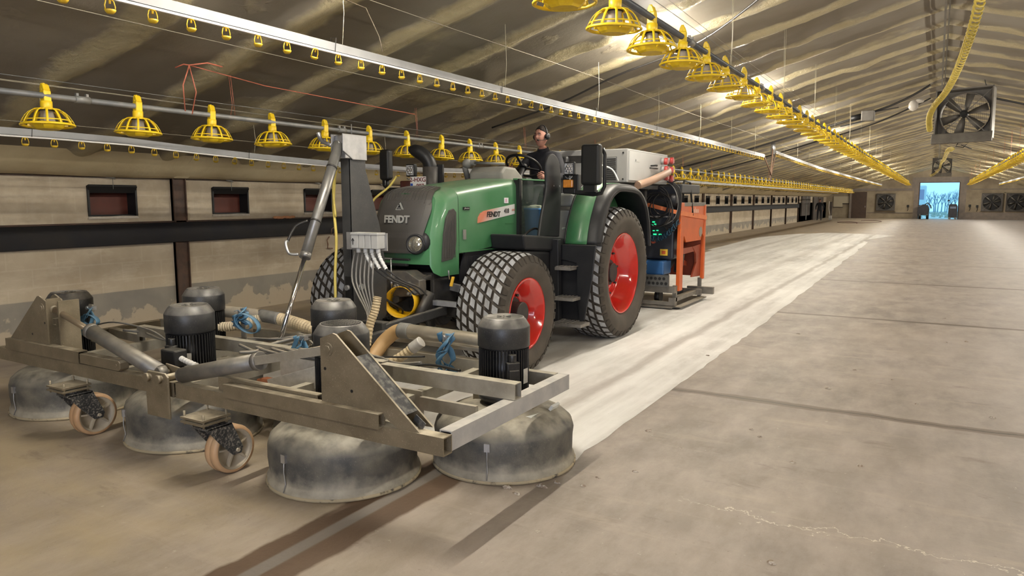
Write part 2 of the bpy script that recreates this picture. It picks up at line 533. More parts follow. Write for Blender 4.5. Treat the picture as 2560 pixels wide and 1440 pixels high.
# ------------------------------------------------------------------ side walls
posts = [P0 + BAY * k for k in range(-3, 11)]
wins = []
for p in posts:
    for off in (.56, 2.35, 4.02):
        y = p + off
        if -7 < y < 58.6: wins.append(y)
wl = MB()
T = .22
ZB, ZT = 1.49, 1.88
wl.bb(-XW - T, -XW, Y0, Y1, -.05, ZB); wl.bb(-XW - T, -XW, Y0, 59.4, ZT, 2.35)
wl.bb(-XW - T, -XW, 59.4, Y1, ZB, 2.35)
ys = [Y0] + [v for w in wins for v in (w, w + .65)] + [59.4]
for a, b in zip(ys[::2], ys[1::2]): wl.bb(-XW - T, -XW, a, b, ZB, ZT)
struct(wl.build('wall_left', WALL))
wr = MB(); wr.bb(XW, XW + T, Y0, Y1, -.05, 2.35); struct(wr.build('wall_right', WALL))
# eave foam roll and dark purlin line
def fillet(y, x0=-XW):
    n = .02 * noise.noise(Vector((y * .8, 0, 0)))
    return [(x0, 2.0 + n), (x0 + .07, 1.995 + n), (x0 + .17, 2.03 + n), (x0 + .27, 2.09), (x0 + .42, 2.19), (x0 + .62, 2.33)]
ef = MB()
ef.grid(lambda u, v: (lambda P: (P[int(round(v * 5))][0], Y0 + 82.4 * u, P[int(round(v * 5))][1]))(fillet(Y0 + 82.4 * u)), 240, 5)
struct(ef.build('trim_1', FOAMY))
pr = MB(); pr.bb(-XW, -XW + .03, Y0, 60, 1.985, 2.0)
struct(pr.build('trim_2', BROWN))
# steel columns
k = 3
for p in posts:
    if p < 2: continue
    c = MB(); c.bb(-XW, -XW + .05, p - .10, p + .10, 0, 2.0)
    c.bb(-XW - .0, -XW + .075, p - .10, p - .085, 0, 2.0); c.bb(-XW, -XW + .075, p + .085, p + .10, 0, 2.0)
    struct(c.build('trim_%d' % k, BROWN)); k += 1
    hd = MB(); hd.prism([(-XW, 2.0), (-XW + .12, 2.0), (-XW + .55, 2.27), (-XW + .5, 2.33), (-XW, 2.33)], 'y', p - .13, p + .13)
    struct(hd.build('trim_%d' % k, FOAMY, bevel=.04)); k += 1
# black duct along the wall
t_ = MB(); t_.bb(-XW, -XW + .085, Y0, 59.2, 1.115, 1.39)
struct(t_.build('trim_%d' % k, BLACKPL, bevel=.008)); k += 1
t_ = MB(); t_.bb(-XW, -XW + .05, Y0, 59.2, 1.392, 1.412)
struct(t_.build('trim_%d' % k, BROWN)); k += 1
# air inlets
LIGHTSILL = mat('pale_mortar', (.5, .45, .38), (.38, .33, .26), 20, .8)
def inlet(y, i):
    f = MB()
    f.bb(-XW - .20, -XW - .02, y, y + .65, ZB, ZB + .02); f.bb(-XW - .20, -XW + .03, y, y + .65, ZT - .025, ZT)
    f.bb(-XW - .20, -XW + .02, y, y + .025, ZB, ZT); f.bb(-XW - .20, -XW + .02, y + .625, y + .65, ZB, ZT)
    o = f.build('window_%d' % i, DARKPL); struct(o)
    p = MB(); p.bb(-XW - .19, -XW - .17, y + .02, y + .63, ZB + .01, ZT - .02); p.build('back_panel', REDPANEL, o)
    q = MB(); q.prism([(-XW - .06, ZT - .015), (-XW + .035, ZT + .015), (-XW + .045, ZT - .01), (-XW + .0, ZT - .09), (-XW - .05, ZT - .09)], 'y', y + .01, y + .64)
    q.build('flap', DARKPL, o)
    s_ = MB(); s_.prism([(y - .01, ZB - .03), (y + .66, ZB - .03), (y + .64, ZB), (y + .45, ZB + .006), (y + .2, ZB - .004), (y, ZB + .003)], 'x', -XW, -XW + .02); s_.build('sill', LIGHTSILL, o)
    h = MB(); h.cyl((-XW + .045, y + .32, 1.84), (-XW + .045, y + .32, 2.0), .004, 5); h.cyl((-XW + .05, y + .23, 2.0), (-XW + .05, y + .35, 1.975), .012, 6); h.build('pull_rod', PIPE, o)
for i, y in enumerate([w for w in wins if w > 3]): inlet(y, i + 1)

# ------------------------------------------------------------------ end walls
DX0, DX1, DZ = -1.45, 1.735, 3.30
ew = MB()
def endpoly(pts): ew.prism(pts, 'y', Y1, Y1 + .3)
endpoly([(-XW, 0), (DX0, 0), (DX0, DZ), (-XW, DZ)]) if False else None
ew.bb(-XW, DX0, Y1, Y1 + .3, -.05, 2.15); ew.bb(DX1, XW, Y1, Y1 + .3, -.05, 2.15)
ew.prism([(-XW, 2.15), (DX0, 2.15), (DX0, DZ), (-.01, DZ), (0, ZR), (-XW, zc(XW))], 'y', Y1, Y1 + .3)
ew.prism([(XW, 2.15), (DX1, 2.15), (DX1, DZ), (-.01, DZ), (0, ZR), (XW, zc(XW))], 'y', Y1, Y1 + .3)
struct(ew.build('wall_back', ENDW))
TRIMG = mat('weathered_grey_boards', (.17, .14, .12), (.23, .19, .155), 3, .7)
e2 = MB()
for (x0, x1, z0, z1) in ((-1.83, DX0, 0, 3.30), (DX1, 2.22, 0, 3.30), (-1.83, 2.22, 3.30, 3.74)):
    e2.bb(x0, x1, Y1 - .09, Y1, z0, z1)
struct(e2.build('trim_%d' % k, TRIMG)); k += 1
e2 = MB(); e2.bb(-6.95, -1.83, Y1 - .08, Y1, 2.55, 2.76); e2.bb(2.22, 9.2, Y1 - .06, Y1, 2.60, 2.68); e2.bb(-2.02, -1.83, Y1 - .08, Y1, 2.76, 3.74); e2.bb(2.22, 2.36, Y1 - .08, Y1, 2.68, 3.74)
struct(e2.build('trim_%d' % k, TRIMG)); k += 1
e2 = MB(); e2.bb(-5.6, -1.83, Y1 - .05, Y1, .50, .56); e2.bb(2.22, 9.2, Y1 - .12, Y1, .0, .62)
struct(e2.build('trim_%d' % k, TRIMG)); k += 1
# brown gate at the left of the end wall
DOORB = mat('brown_boarded_gate', (.075, .045, .03), (.055, .035, .025), 4, .7)
d1 = MB(); d1.bb(-6.95, -5.68, Y1 - .16, Y1 - .08, 0, 2.45)
do = d1.build('door_1', DOORB); struct(do)
h = MB(); h.bb(-5.80, -5.76, Y1 - .22, Y1 - .16, 1.0, 1.15); h.build('handle', GALV, do)
d2 = MB()
for z in (.5, 1.25, 2.0): d2.bb(-6.9, -5.72, Y1 - .19, Y1 - .16, z, z + .12)
d2.build('ledge_boards', DOORB, do)
# steel frame and rolled strip of the open door
d3 = MB(); d3.bb(DX0, DX0 + .07, Y1 - .02, Y1 + .28, 0, DZ); d3.bb(DX1 - .07, DX1, Y1 - .02, Y1 + .28, 0, DZ); d3.bb(DX0, DX1, Y1 + .0, Y1 + .28, DZ - .05, DZ)
struct(d3.build('door_2', BROWN))
# wall behind the camera, with its open door
wb = MB()
wb.bb(-XW, -1.0, Y0 - .3, Y0, -.05, 3.5); wb.bb(3.4, XW, Y0 - .3, Y0, -.05, 3.5); wb.bb(-XW, XW, Y0 - .3, Y0, 3.5, 4.8)
struct(wb.build('wall_front', ENDW))

# ------------------------------------------------------------------ ceiling lights
TUBE = mat('lit_tube', (.9, .85, .75), em=(1.0, .935, .81, LAMP_W))
WHITEPL = mat('white_lamp_housing', (.6, .57, .5), None, rough=.4)
lampY = [3.55 + BAY * j for j in range(-1, 14)]
ORD = ['first', 'second', 'third', 'fourth', 'fifth', 'sixth', 'seventh', 'eighth', 'ninth', 'tenth', 'eleventh', 'twelfth', 'thirteenth', 'fourteenth', 'fifteenth', 'sixteenth']
def make_lamp():
    r = thing('ceiling_light', (0, 0, 0), 'lamp', 'light')
    h = MB(); h.bb(-.05, .05, -.80, .80, .035, .075); h.bb(-.03, .03, -.80, -.76, -.02, .035); h.bb(-.03, .03, .76, .80, -.02, .035)
    h.build('housing', WHITEPL, r)
    t = MB(); t.cyl((0, -.76, .0), (0, .76, .0), .024, 8, caps=False); t.build('tube', TUBE, r)
    return r
lp = make_lamp(); first = True
for side, xx in (('left', -3.1), ('right', 3.2)):
    for j, y in enumerate(lampY):
        if side == 'right' and 8 < y < 25: pass
        o = lp if first else copy_tree(lp); first = False
        o.location = (xx, y, zc(xx) - .13); o.rotation_euler = (0, 0, 0)
        vis = y > 7
        if side == 'left' and 2 <= j < 8:
            tag(o, '%s lit tube light on the left roof slope, seen behind the middle pan line' % ORD[j - 2], 'light', 'tube lights on the roof slopes')
        else:
            tag(o, 'lit tube light far down the %s roof slope of the barn' % side if vis else 'lit tube light on the %s roof slope near the camera' % side, 'light', 'tube lights far down the %s slope' % side if vis else 'near tube lights on the %s slope' % side)

# ------------------------------------------------------------------ feeder pans
HOPG = mat('dusty_grey_hopper', (.30, .26, .20), (.22, .19, .15), 15, .5)
def pan_parts(near):
    """origin at the bottom centre of the pan; pipe axis at z=.245 along y"""
    cg, dish, clamp, hop = MB(), MB(), MB(), MB()
    nr = 12 if near else 10
    pr = [(.062, .143), (.088, .139), (.120, .122), (.148, .092), (.170, .055), (.186, .018)]
    for k in range(nr):
        a = 2 * pi * k / nr
        w = .0085 if near else .010
        vs = []
        for r, z in pr:
            ww = w * (1.5 if r < .1 else 1)
            for s_ in (-1, 1):
                vs.append((r * cos(a) - s_ * ww * sin(a), r * sin(a) + s_ * ww * cos(a), z))
        cg.add(vs, [(2 * i, 2 * i + 1, 2 * i + 3, 2 * i + 2) for i in range(len(pr) - 1)], True)
    cg.lathe([(.182, .026), (.190, .020), (.190, .012), (.182, .008), (.182, .026)], n=28 if near else 14)
    if near: cg.lathe([(.166, .053), (.170, .052), (.170, .047), (.166, .047), (.166, .053)], n=28)
    cg.lathe([(.055, .147), (.092, .141), (.090, .130), (.055, .136)], n=18 if near else 10)
    dish.lathe([(.001, -.014), (.085, -.016), (.105, -.004), (.130, .024), (.124, .027), (.100, .004), (.001, -.004)], n=8 if near else 8, smooth=False)
    if near:
        for k in range(4):
            a = pi / 4 + k * pi / 2
            dish.box((.118 * cos(a), .118 * sin(a), .022), (.045, .012, .03), Matrix.Rotation(a, 3, 'Z'))
    hop.lathe([(.046, .150), (.046, .10), (.055, .05), (.055, .035), (.001, .035)], n=14 if near else 8)
    clamp.bb(-.030, .030, -.028, .028, .145, .285)
    clamp.prism([(-.030, .285), (.030, .270), (.018, .315), (.0, .345), (-.018, .345)], 'x', -.006, .006)
    clamp.prism([(-.030, .285), (.030, .285), (.012, .33), (-.012, .345), (-.026, .32)], 'y', -.026, .026)
    clamp.cyl((0, 0, .135), (0, 0, .205), .043, 14 if near else 8)
    ring = MB(); ring.cyl((0, 0, .128), (0, 0, .140), .058, 14)
    return cg, dish, clamp, hop, ring
def make_pan():
    r = thing('feeder_pan', (0, 0, 0), 'x', 'feeder pan')
    cg, dish, clamp, hop, ring = pan_parts(True)
    cg.build('cage', YEL, r, solid=.004); dish.build('dish', YEL, r); clamp.build('clamp', YEL, r, bevel=.004, seg=1); hop.build('hopper', HOPG, r); ring.build('collar', DARKPL, r)
    return r
pan0 = make_pan()
cg, dish, clamp, hop, ring = pan_parts(False)
far = MB()
for mb_, mi in ((cg, 0), (dish, 0), (clamp, 0), (hop, 1)):
    far.add(mb_.v, mb_.f, True, mi)
panf_me = far.mesh('feeder_pan', [YEL, HOPG])
LINES = {'A': (-6.10, 2.27, 3.12, 66.5), 'B': (-1.95, 2.83, 3.17, 64.6), 'C': (2.05, 2.83, 23.3, 64.6)}
pan_used = False
LN = {'A': 'left feeder line', 'B': 'middle feeder line', 'C': 'right feeder line'}
for key, (x, z, ya, yb) in LINES.items():
    n = 0; y = ya
    if key == 'B': y = 3.17
    while y < yb:
        near = (key != 'C') and n < (11 if key == 'A' else 16)
        if near:
            o = pan0 if not pan_used else copy_tree(pan0); pan_used = True
        else:
            o = bpy.data.objects.new('feeder_pan', panf_me); COL.objects.link(o)
        o.location = (x, y, z)
        o.rotation_euler = (radians(random.uniform(-2, 2)), radians(random.uniform(-3, 3)), random.uniform(-.15, .15) if near else 0)
        if key == 'A' and n < 10:
            lb = 'yellow caged feeder pan on the left feeder line, %s pan from the left' % ORD[n]
            grp = 'feeder pans on the left line'
        elif key == 'B' and 1 <= n < 11:
            lb = 'yellow caged feeder pan on the middle feeder line, %s pan below the top edge' % ORD[n - 1]
            grp = 'feeder pans on the middle line'
        elif key == 'B' and n < 1:
            lb = 'yellow caged feeder pan on the middle feeder line, cut off by the top edge'; grp = 'feeder pans on the middle line'
        else:
            lb = 'small yellow feeder pan in the crowded far part of the %s' % LN[key]
            grp = 'distant feeder pans on the %s' % LN[key]
        tag(o, lb, 'feeder pan', grp)
        y += .75 if key != 'C' else .75; n += 1
# feed pipes with joints, hanging cords and the winch wire above
for key, (x, z, ya, yb) in LINES.items():
    zp = z + .245
    y0 = -1.0 if key != 'C' else 18
    r = thing('feed_pipe', (x, y0, zp), {'A': 'thin pale grey feed pipe of the left line, hung with yellow pans', 'B': 'dark grey feed pipe of the middle line under the roof lights', 'C': 'grey feed pipe on the right of the ridge, seen at the far right edge'}[key], 'pipe', 'feed pipes')
    p = MB(); p.cyl((x, y0, zp), (x, yb + .4, zp), .0235, 12)
    p.build('pipe', PIPE if key != 'B' else mat('dark_grey_pipe', (.075, .078, .085), (.11, .11, .11), 5, .45, .3), r)
    y = y0 + 1.4
    while y < yb:
        j = MB()
        j.cyl((x, y - .06, zp), (x, y + .06, zp), .031, 10)
        j.bb(x - .012, x + .012, y - .05, y - .03, zp + .02, zp + .05); j.bb(x - .012, x + .012, y + .03, y + .05, zp + .02, zp + .05)
        y += 3.0
        j.build('joint_sleeve', PIPE, r)
    y = y0 + 2.9; i = 0
    while y < yb:
        q = MB()
        zt = zc(x) - .05
        sp = .05 if i % 3 else .09
        q.tube([(x, y, zp + .02), (x + .01, y + sp * .3, zp + (zt - zp) * .3), (x - .01, y + sp * .1, zt)], .0022, 4)
        q.tube([(x, y + sp, zp + .02), (x + .01, y + sp * .7, zp + (zt - zp) * .3), (x + .01, y + sp * .2, zt)], .0022, 4)
        y += 2.95 if y < 30 else 5.9; i += 1
        q.build('hanging_cord', CORDR if key == 'A' else (CORDR if key == 'C' else CORDW), r)
    w = MB(); w.cyl((x + .02, y0, zp + .12), (x + .02, yb, zp + .12), .003, 4)
    w.build('anti_perch_wire', PIPE, r)
# winch wires close under the roof
ww = MB()
for (x, z) in ((-6.6, 2.65), (-6.35, 2.62), (-7.3, 2.40), (-2.6, 3.80), (-4.2, 3.38), (-5.4, 3.05)):
    pts = [(x, Y, z + .02 * sin(Y * .6 + x)) for Y in range(-2, 66, 2)]
    ww.tube(pts, .004, 4)
tag(ww.build('winch_wires', mat('dusty_wire', (.30, .27, .21), None, rough=.6, metal=.4)), 'thin steel winch wires running lengthwise under the left roof slope', 'wire')

# ------------------------------------------------------------------ drinker lines
CUP = mat('yellow_drip_cup', (.66, .42, .02), (.5, .33, .02), 30, .4)
RED = mat('red_nipple', (.30, .045, .02))
def cup_mesh(tilt=0):
    c = MB()
    R = Matrix.Rotation(tilt, 3, 'Y')
    a = MB()
    a.lathe([(.001, .0), (.018, .0), (.026, .010), (.030, .020), (.027, .020), (.016, .008), (.001, .006)], n=12)
    a.tube([(0, -.027, .016), (0, -.030, .040), (0, -.022, .068), (0, -.010, .076)], .0035, 6)
    a.tube([(0, .027, .016), (0, .030, .040), (0, .022, .068), (0, .010, .076)], .0035, 6)
    a.cyl((0, 0, .052), (0, 0, .085), .006, 8)
    a.bb(-.010, .010, -.014, .014, .070, .080)
    a.add([], [])
    c.add([R @ Vector(v) for v in a.v], a.f, True)
    return c
cupme = cup_mesh(0).mesh('drip_cup', [CUP])
cupme2 = cup_mesh(radians(16)).mesh('drip_cup_tilted', [CUP])
def drinker(name, x, z, segs, pitch, label, ncup, seed):
    """segs: list of polylines [(y,dz),...]; z = bottom of the cups"""
    random.seed(seed)
    r = thing('drinker_line', (x, segs[0][0][0], z), label, 'drinker line', 'drinker lines')
    prof, pipe, clips, cords, farc = MB(), MB(), MB(), MB(), MB()
    def dz(y, seg):
        for (a, da), (b, db) in zip(seg, seg[1:]):
            if a <= y <= b: return da + (db - da) * (y - a) / (b - a)
        return seg[-1][1]
    n = 0
    for seg in segs:
        for (a, da), (b, db) in zip(seg, seg[1:]):
            prof.bar((x, a, z + .118 + da), (x, b, z + .118 + db), .030, .050)
            prof.bar((x, a, z + .148 + da), (x, b, z + .148 + db), .010, .016)
            pipe.bar((x, a, z + .083 + da), (x, b, z + .083 + db), .022, .014)
        y = seg[0][0] + .05
        while y < seg[-1][0]:
            d = dz(y, seg)
            if n < ncup:
                o = bpy.data.objects.new('drip_cup', cupme if (n % 13) else cupme2)
                COL.objects.link(o); o.parent = r; o.location = (0, y - r.location.y, d)
            else:
                farc.add([(v[0] + x, v[1] + y, v[2] + z + d) for v in CUPS.v], CUPS.f, True)
            n += 1; y += pitch
        y = seg[0][0] + 1.1
        while y < seg[-1][0]:
            d = dz(y, seg); zt = zc(x) - .04
            clips.tube([(x - .02, y, z + .085 + d), (x - .022, y, z + .19 + d), (x + .022, y + .01, z + .19 + d), (x + .02, y, z + .085 + d)], .003, 4)
            if int(y * 10) % 3 == 0 or True:
                cords = MB(); cords.tube([(x, y + .1, z + .16 + d), (x + .005, y + .12, (z + zt) / 2), (x, y + .1, zt)], .0028, 4); cords.build('hanging_cord', CORDW, r)
            y += 2.4 if y < 25 else 4.8
    prof.build('aluminium_profile', ALU, r); pipe.build('water_pipe', mat('white_water_pipe', (.72, .70, .66), None, rough=.4), r)
    clips.build('wire_clips', CABLE, r)
    if farc.v:
        o = farc.build('distant_drip_cups', CUP, r); o['kind'] = 'stuff'
    return r
CUPS = MB()
CUPS.lathe([(.001, .0), (.020, .0), (.030, .018), (.001, .010)], n=6)
CUPS.bar((0, -.027, .016), (0, -.020, .075), .006, .006, (1, 0, 0)); CUPS.bar((0, .027, .016), (0, .020, .075), .006, .006, (1, 0, 0))
drinker('drinker_line', -3.97, 2.715, [[(.6, 0), (8, .0), (14.1, .02), (19.8, .02)], [(21.3, .20), (30, .10), (45, .09), (66.5, .10)]], .25, 'bright aluminium drinker line with yellow drip cups crossing above the tractor', 80, 3)
L1SEG = [[(2.4, .0), (3.7, .0), (4.4, -.01), (5.2, -.05), (6.1, -.085), (7.3, -.115), (8.9, -.13), (14, -.02), (20, .0), (66, .05)]]
drinker('drinker_line', -7.15, 2.185, L1SEG, .25, 'lower aluminium drinker line running beside the left wall under the eave', 80, 4)
drinker('drinker_line', 4.0, 2.72, [[(44, .1), (66, .1)]], .25, 'short pale drinker line at the far right under the roof', 0, 5)
# water pressure regulator where the line is interrupted
rg = thing('drinker_regulator', (-3.97, 20.6, 2.8), 'grey regulator with drooping brown hoses in the gap of the upper drinker line', 'regulator')
a = MB(); a.cyl((-3.97, 20.9, 2.95), (-3.97, 20.9, 3.25), .06, 10); a.cyl((-3.97, 21.0, 2.95), (-3.97, 21.0, 3.15), .035, 8); a.build('valve_body', GALV, rg)
a = MB(); a.tube([(-3.97, 19.8, 2.82), (-3.95, 20.2, 2.6), (-3.9, 20.45, 2.35), (-3.95, 20.7, 2.75), (-3.97, 20.9, 3.2)], .018, 6); a.tube([(-3.97, 20.95, 2.95), (-3.95, 20.6, 2.6), (-3.9, 20.3, 2.2), (-3.94, 20.9, 2.7), (-3.97, 21.3, 3.0)], .015, 6)
a.build('hose', mat('brown_hose', (.14, .08, .05)), rg)

# red cords tied to the ceiling above the left feeder line
rc = MB()
import itertools
A0 = Vector((-6.0, 4.34, 2.93))
rc.tube([A0, (-6.05, 4.30, 2.75), (-6.08, 4.33, 2.52)], .006, 5); rc.tube([A0, (-6.03, 4.42, 2.7), (-6.08, 4.40, 2.5)], .006, 5)
rc.tube([A0 + Vector((-.12, -.06, -.02)), A0 + Vector((-.05, -.02, .01)), A0, A0 + Vector((.1, .12, .03)), A0 + Vector((.14, .25, .01))], .007, 5)
rc.tube([A0, (-6.0, 5.2, 2.86), (-6.0, 6.4, 2.84), (-6.1, 7.8, 2.84)], .005, 5)
tag(rc.build('red_cord', CORDR), 'faded red cord knotted to the ceiling above the second yellow pan', 'cord')
lc = MB(); lc.tube([(-4.35, 4.55, 3.36), (-4.1, 4.62, 3.25), (-4.0, 4.66, 3.02), (-3.97, 4.66, 2.9)], .004, 4)
tag(lc.build('loose_wire', mat('brown_wire', (.12, .09, .06))), 'loose bent wire hanging from the ceiling onto the drinker line', 'wire')

# ------------------------------------------------------------------ electric cables and motors under the roof
def cab(pts, r, label, name='hanging_cable', m=CABLE):
    out = []
    P = [Vector(p) for p in pts]
    for i in range(len(P) - 1):
        p0 = P[max(i - 1, 0)]; p1 = P[i]; p2 = P[i + 1]; p3 = P[min(i + 2, len(P) - 1)]
        for k in range(6):
            t = k / 6
            out.append(.5 * ((2 * p1) + (-p0 + p2) * t + (2 * p0 - 5 * p1 + 4 * p2 - p3) * t * t + (-p0 + 3 * p1 - 3 * p2 + p3) * t ** 3))
    out.append(P[-1])
    mb = MB(); mb.tube(out, r, 6)
    return tag(mb.build(name, m), label, 'cable')
def rp(x, y, dz=.1): return (x, y, zc(x) - dz)
cab([rp(-6.2, 9.9), rp(-5.0, 9.9, .12), rp(-4.0, 9.7, .1), rp(-2.9, 9.6, .12), rp(-2.0, 8.9, .12), rp(-1.3, 8.1, .1), rp(-.9, 7.6, .08), rp(-.3, 7.3, .05)], .014, 'black cable climbing the roof slope above the near end of the middle line')
cab([rp(-.3, 20.3), rp(-1.0, 20.4, .28), rp(-2.2, 20.5, .34), rp(-3.2, 20.6, .3), rp(-4.6, 20.8, .28), rp(-6.5, 21, .2), rp(-8.4, 21.2, .12)], .028, 'thick black cable slung across the roof left of the hanging fan')
cab([rp(-.3, 22.1, .2), rp(-1.6, 22.2, .42), rp(-3.2, 22.5, .42), rp(-5.0, 22.8, .4), rp(-7, 23, .3), rp(-8.6, 23.1, .12)], .022, 'second thinner black cable slung across the roof behind the first')
cab([rp(.6, 20.2, .3), rp(2.0, 20.3, .33), rp(4.0, 20.5, .2), rp(6.5, 20.7, .12)], .025, 'black cable slung to the right from the hanging fan')
# winch motors on the cable run
for (x, y, lb) in ((-1.75, 20.4, 'grey winch motor box slung under the roof left of the hanging fan'), (-6.9, 21.6, 'dark winch motor under the roof above the orange machine')):
    r = thing('winch_motor', (x, y, zc(x) - .35), lb, 'winch motor', 'winch motors under the roof')
    z = zc(x) - .38
    a = MB(); a.bb(x - .02, x + .28, y - .12, y + .12, z - .1, z + .16); a.build('gearbox', FANM, r, bevel=.02)
    a = MB(); a.cyl((x - .02, y, z + .03), (x - .26, y, z - .02), .075, 12); a.build('motor', DARKPL, r)
    a = MB(); a.bar((x + .1, y, z - .08), (x - .5, y, z - .2), .03, .03); a.bar((x + .1, y, z + .1), (x + .8, y, z + .2), .02, .02); a.build('drive_rod', DARKPL, r)
pb = MB(); pb.ball((-.62, 19.9, zc(.62) - .52), .11, 10, sc=(1, .7, 1.2)); pb.ball((-.50, 19.9, zc(.62) - .42), .08, 8, sc=(1.3, .6, .7))
tag(pb.build('plastic_bag', mat('milky_plastic', (.62, .58, .52), None, rough=.25)), 'crumpled clear plastic bag tied to the cable left of the hanging fan', 'bag')

# ridge rail and coiled yellow auger cable
rr = MB(); rr.bb(-.075, -.045, -3, 75, ZR - .16, ZR - .13); rr.bb(-.02, .0, -3, 75, ZR - .13, ZR - .11)
tag(rr.build('ridge_rail', FANM), 'thin grey rail running along the roof ridge', 'rail')
cc = MB(); pts = []
def coilpath(t):
    # from the ridge near the camera to the left side of the fan
    P = [Vector(p) for p in ((.30, 6.5, 4.22), (.31, 9, 4.12), (.27, 12, 4.00), (.16, 15, 3.92), (.02, 17.2, 3.86), (-.17, 18.3, 3.72), (-.26, 19.0, 3.55), (-.24, 19.2, 3.3))]
    u = t * (len(P) - 1); i = min(int(u), len(P) - 2); f = u - i
    p0 = P[max(i - 1, 0)]; p1 = P[i]; p2 = P[i + 1]; p3 = P[min(i + 2, len(P) - 1)]
    return .5 * ((2 * p1) + (-p0 + p2) * f + (2 * p0 - 5 * p1 + 4 * p2 - p3) * f * f + (-p0 + 3 * p1 - 3 * p2 + p3) * f ** 3)
NT = 95
for i in range(NT * 8):
    t = i / (NT * 8); a = 2 * pi * i / 8
    c = coilpath(t)
    pts.append(c + Vector((.055 * cos(a), .0, .055 * sin(a))))
cc.tube(pts, .013, 5)
tag(cc.build('coiled_cable', mat('yellow_coiled_cable', (.50, .38, .06), (.38, .29, .06), 9, .45)), 'yellow coiled cable hanging along the ridge down to the big fan', 'cable')

# ------------------------------------------------------------------ hanging fans
def make_fan(sz, dp, nb=6, grille=True):
    r = thing('ventilation_fan', (0, 0, 0), 'x', 'fan')
    h = sz / 2; t = .025
    f = MB()
    f.bb(-h, h, 0, dp, h - t, h); f.bb(-h, h, 0, dp, -h, -h + t); f.bb(-h, -h + t, 0, dp, -h, h); f.bb(h - t, h, 0, dp, -h, h)
    # plate with round opening
    n = 32; vs = []; R = h * .88
    for k in range(n):
        a = 2 * pi * k / n; c, s = cos(a), sin(a); m = max(abs(c), abs(s))
        vs += [(R * c, dp * .75, R * s), (h * c / m, dp * .75, h * s / m)]
    f.add(vs, [(2 * k, 2 * k + 1, 2 * ((k + 1) % n) + 1, 2 * ((k + 1) % n)) for k in range(n)])
    f.lathe([(R, dp * .45), (R, dp * .95)], (0, 0, 0), (0, 1, 0), 32)
    f.build('housing', FANM, r, solid=.006)
    st = MB()
    for k in range(4):
        a = pi / 4 + k * pi / 2
        st.bar((.06 * cos(a), dp * .30, .06 * sin(a)), (h * 1.3 * cos(a), dp * .30, h * 1.3 * sin(a)), .018, .018)
    st.build('struts', FANM, r)
    b = MB()
    for k in range(nb):
        a = 2 * pi * k / nb + .3
        Rm = Matrix.Rotation(-a, 3, 'Y')
        prof = [(.08, .035, 0), (h * .35, .075, .02), (h * .83, .10, .03)]
        vs = []
        for (rr_, w, dy) in prof:
            tw = radians(38 - 20 * rr_ / h)
            for s_ in (-1, 1):
                vs.append(Rm @ Vector((rr_, dp * .52 + s_ * w * sin(tw), s_ * w * cos(tw))))
        b.add(vs, [(0, 1, 3, 2), (2, 3, 5, 4)], True)
    b.build('fan_blades', FANM, r, solid=.004)
    hb = MB(); hb.cyl((0, dp * .22, 0), (0, dp * .62, 0), .085 * sz / 1.2, 16); hb.cyl((0, dp * .16, 0), (0, dp * .22, 0), .055 * sz / 1.2, 16); hb.build('hub', DARKPL, r, bevel=.01)
    return r
def extras(r, sz, dp):
    h = sz / 2
    a = MB(); a.prism([(-.14, -h - .07), (.02, -h - .12), (.02, -h + .20), (-.005, -h + .22), (-.005, -h), ], 'x', -h - .04, h + .04)
    # front apron leaning forward
    a = MB(); a.prism([(-.02, -h + .13), (-.055, -h + .11), (-.10, -h - .10), (-.06, -h - .12), (-.0, -h)], 'x', -h - .03, h + .03)
    a.build('apron', FANM, r, bevel=.01)
    b = MB()
    for s_ in (-1, 1):
        b.cyl((s_ * h * .7, dp * .5, h), (s_ * h * .5, dp * .5, h + .42), .008, 5)
    b.build('hanging_rods', DARKPL, r)
    c = MB()
    for k in range(26):
        xx = -h * .85 + k * h * 1.7 / 25
        zz = sqrt(max(0, (h * .86) ** 2 - xx ** 2))
        c.cyl((xx, dp * .96, -zz), (xx, dp * .96, zz), .0018, 3, caps=False); c.cyl((-zz, dp * .96, xx), (zz, dp * .96, xx), .0018, 3, caps=False)
    c.build('wire_guard', DARKPL, r)
f1 = make_fan(1.13, .42); extras(f1, 1.13, .42)
f1.location = (.39, 19.5, 3.66); f1.rotation_euler = (radians(-3), radians(-1), radians(-10))
tag(f1, 'big grey square ventilation fan hanging under the ridge', 'fan', 'hanging fans')
f2 = copy_tree(f1); f2.location = (.16, 56, 3.92); f2.rotation_euler = (0, 0, 0)
tag(f2, 'smaller looking far ventilation fan hanging above the open end door', 'fan', 'hanging fans')
c2 = MB(); pts = []
for i in range(240):
    t = i / 240; a = 2 * pi * i / 8
    y = 22 + 34 * t; x = .25 - .2 * t; z = 3.15 + 1.0 * t if t > .12 else 3.3 - .1 * t
    z = 3.0 + .75 * min(1, t * 1.6) + .10 * sin(t * 9)
    pts.append((x + .06 * cos(a), y, z + .06 * sin(a)))
for i in range(60):
    t = i / 60; a = 2 * pi * i / 8
    pts.append((.05 - .55 * t + .06 * cos(a), 55.5, 3.75 - .45 * sin(t * 1.6) + .06 * sin(a)))
c2.tube(pts, .013, 4)
tag(c2.build('coiled_cable', bpy.data.materials['yellow_coiled_cable']), 'yellow coiled cable sagging between the two hanging fans', 'cable')
hk = MB()
hk.tube([(.35, 19.7, 3.02), (.30, 19.7, 2.93), (.45, 19.7, 2.90), (.55, 19.7, 3.02), (.40, 19.7, 2.96), (.62, 19.7, 2.86)], .012, 5)
tag(hk.build('hanging_hooks', DARKPL), 'tangle of dark hooks hanging under the big fan', 'hooks')

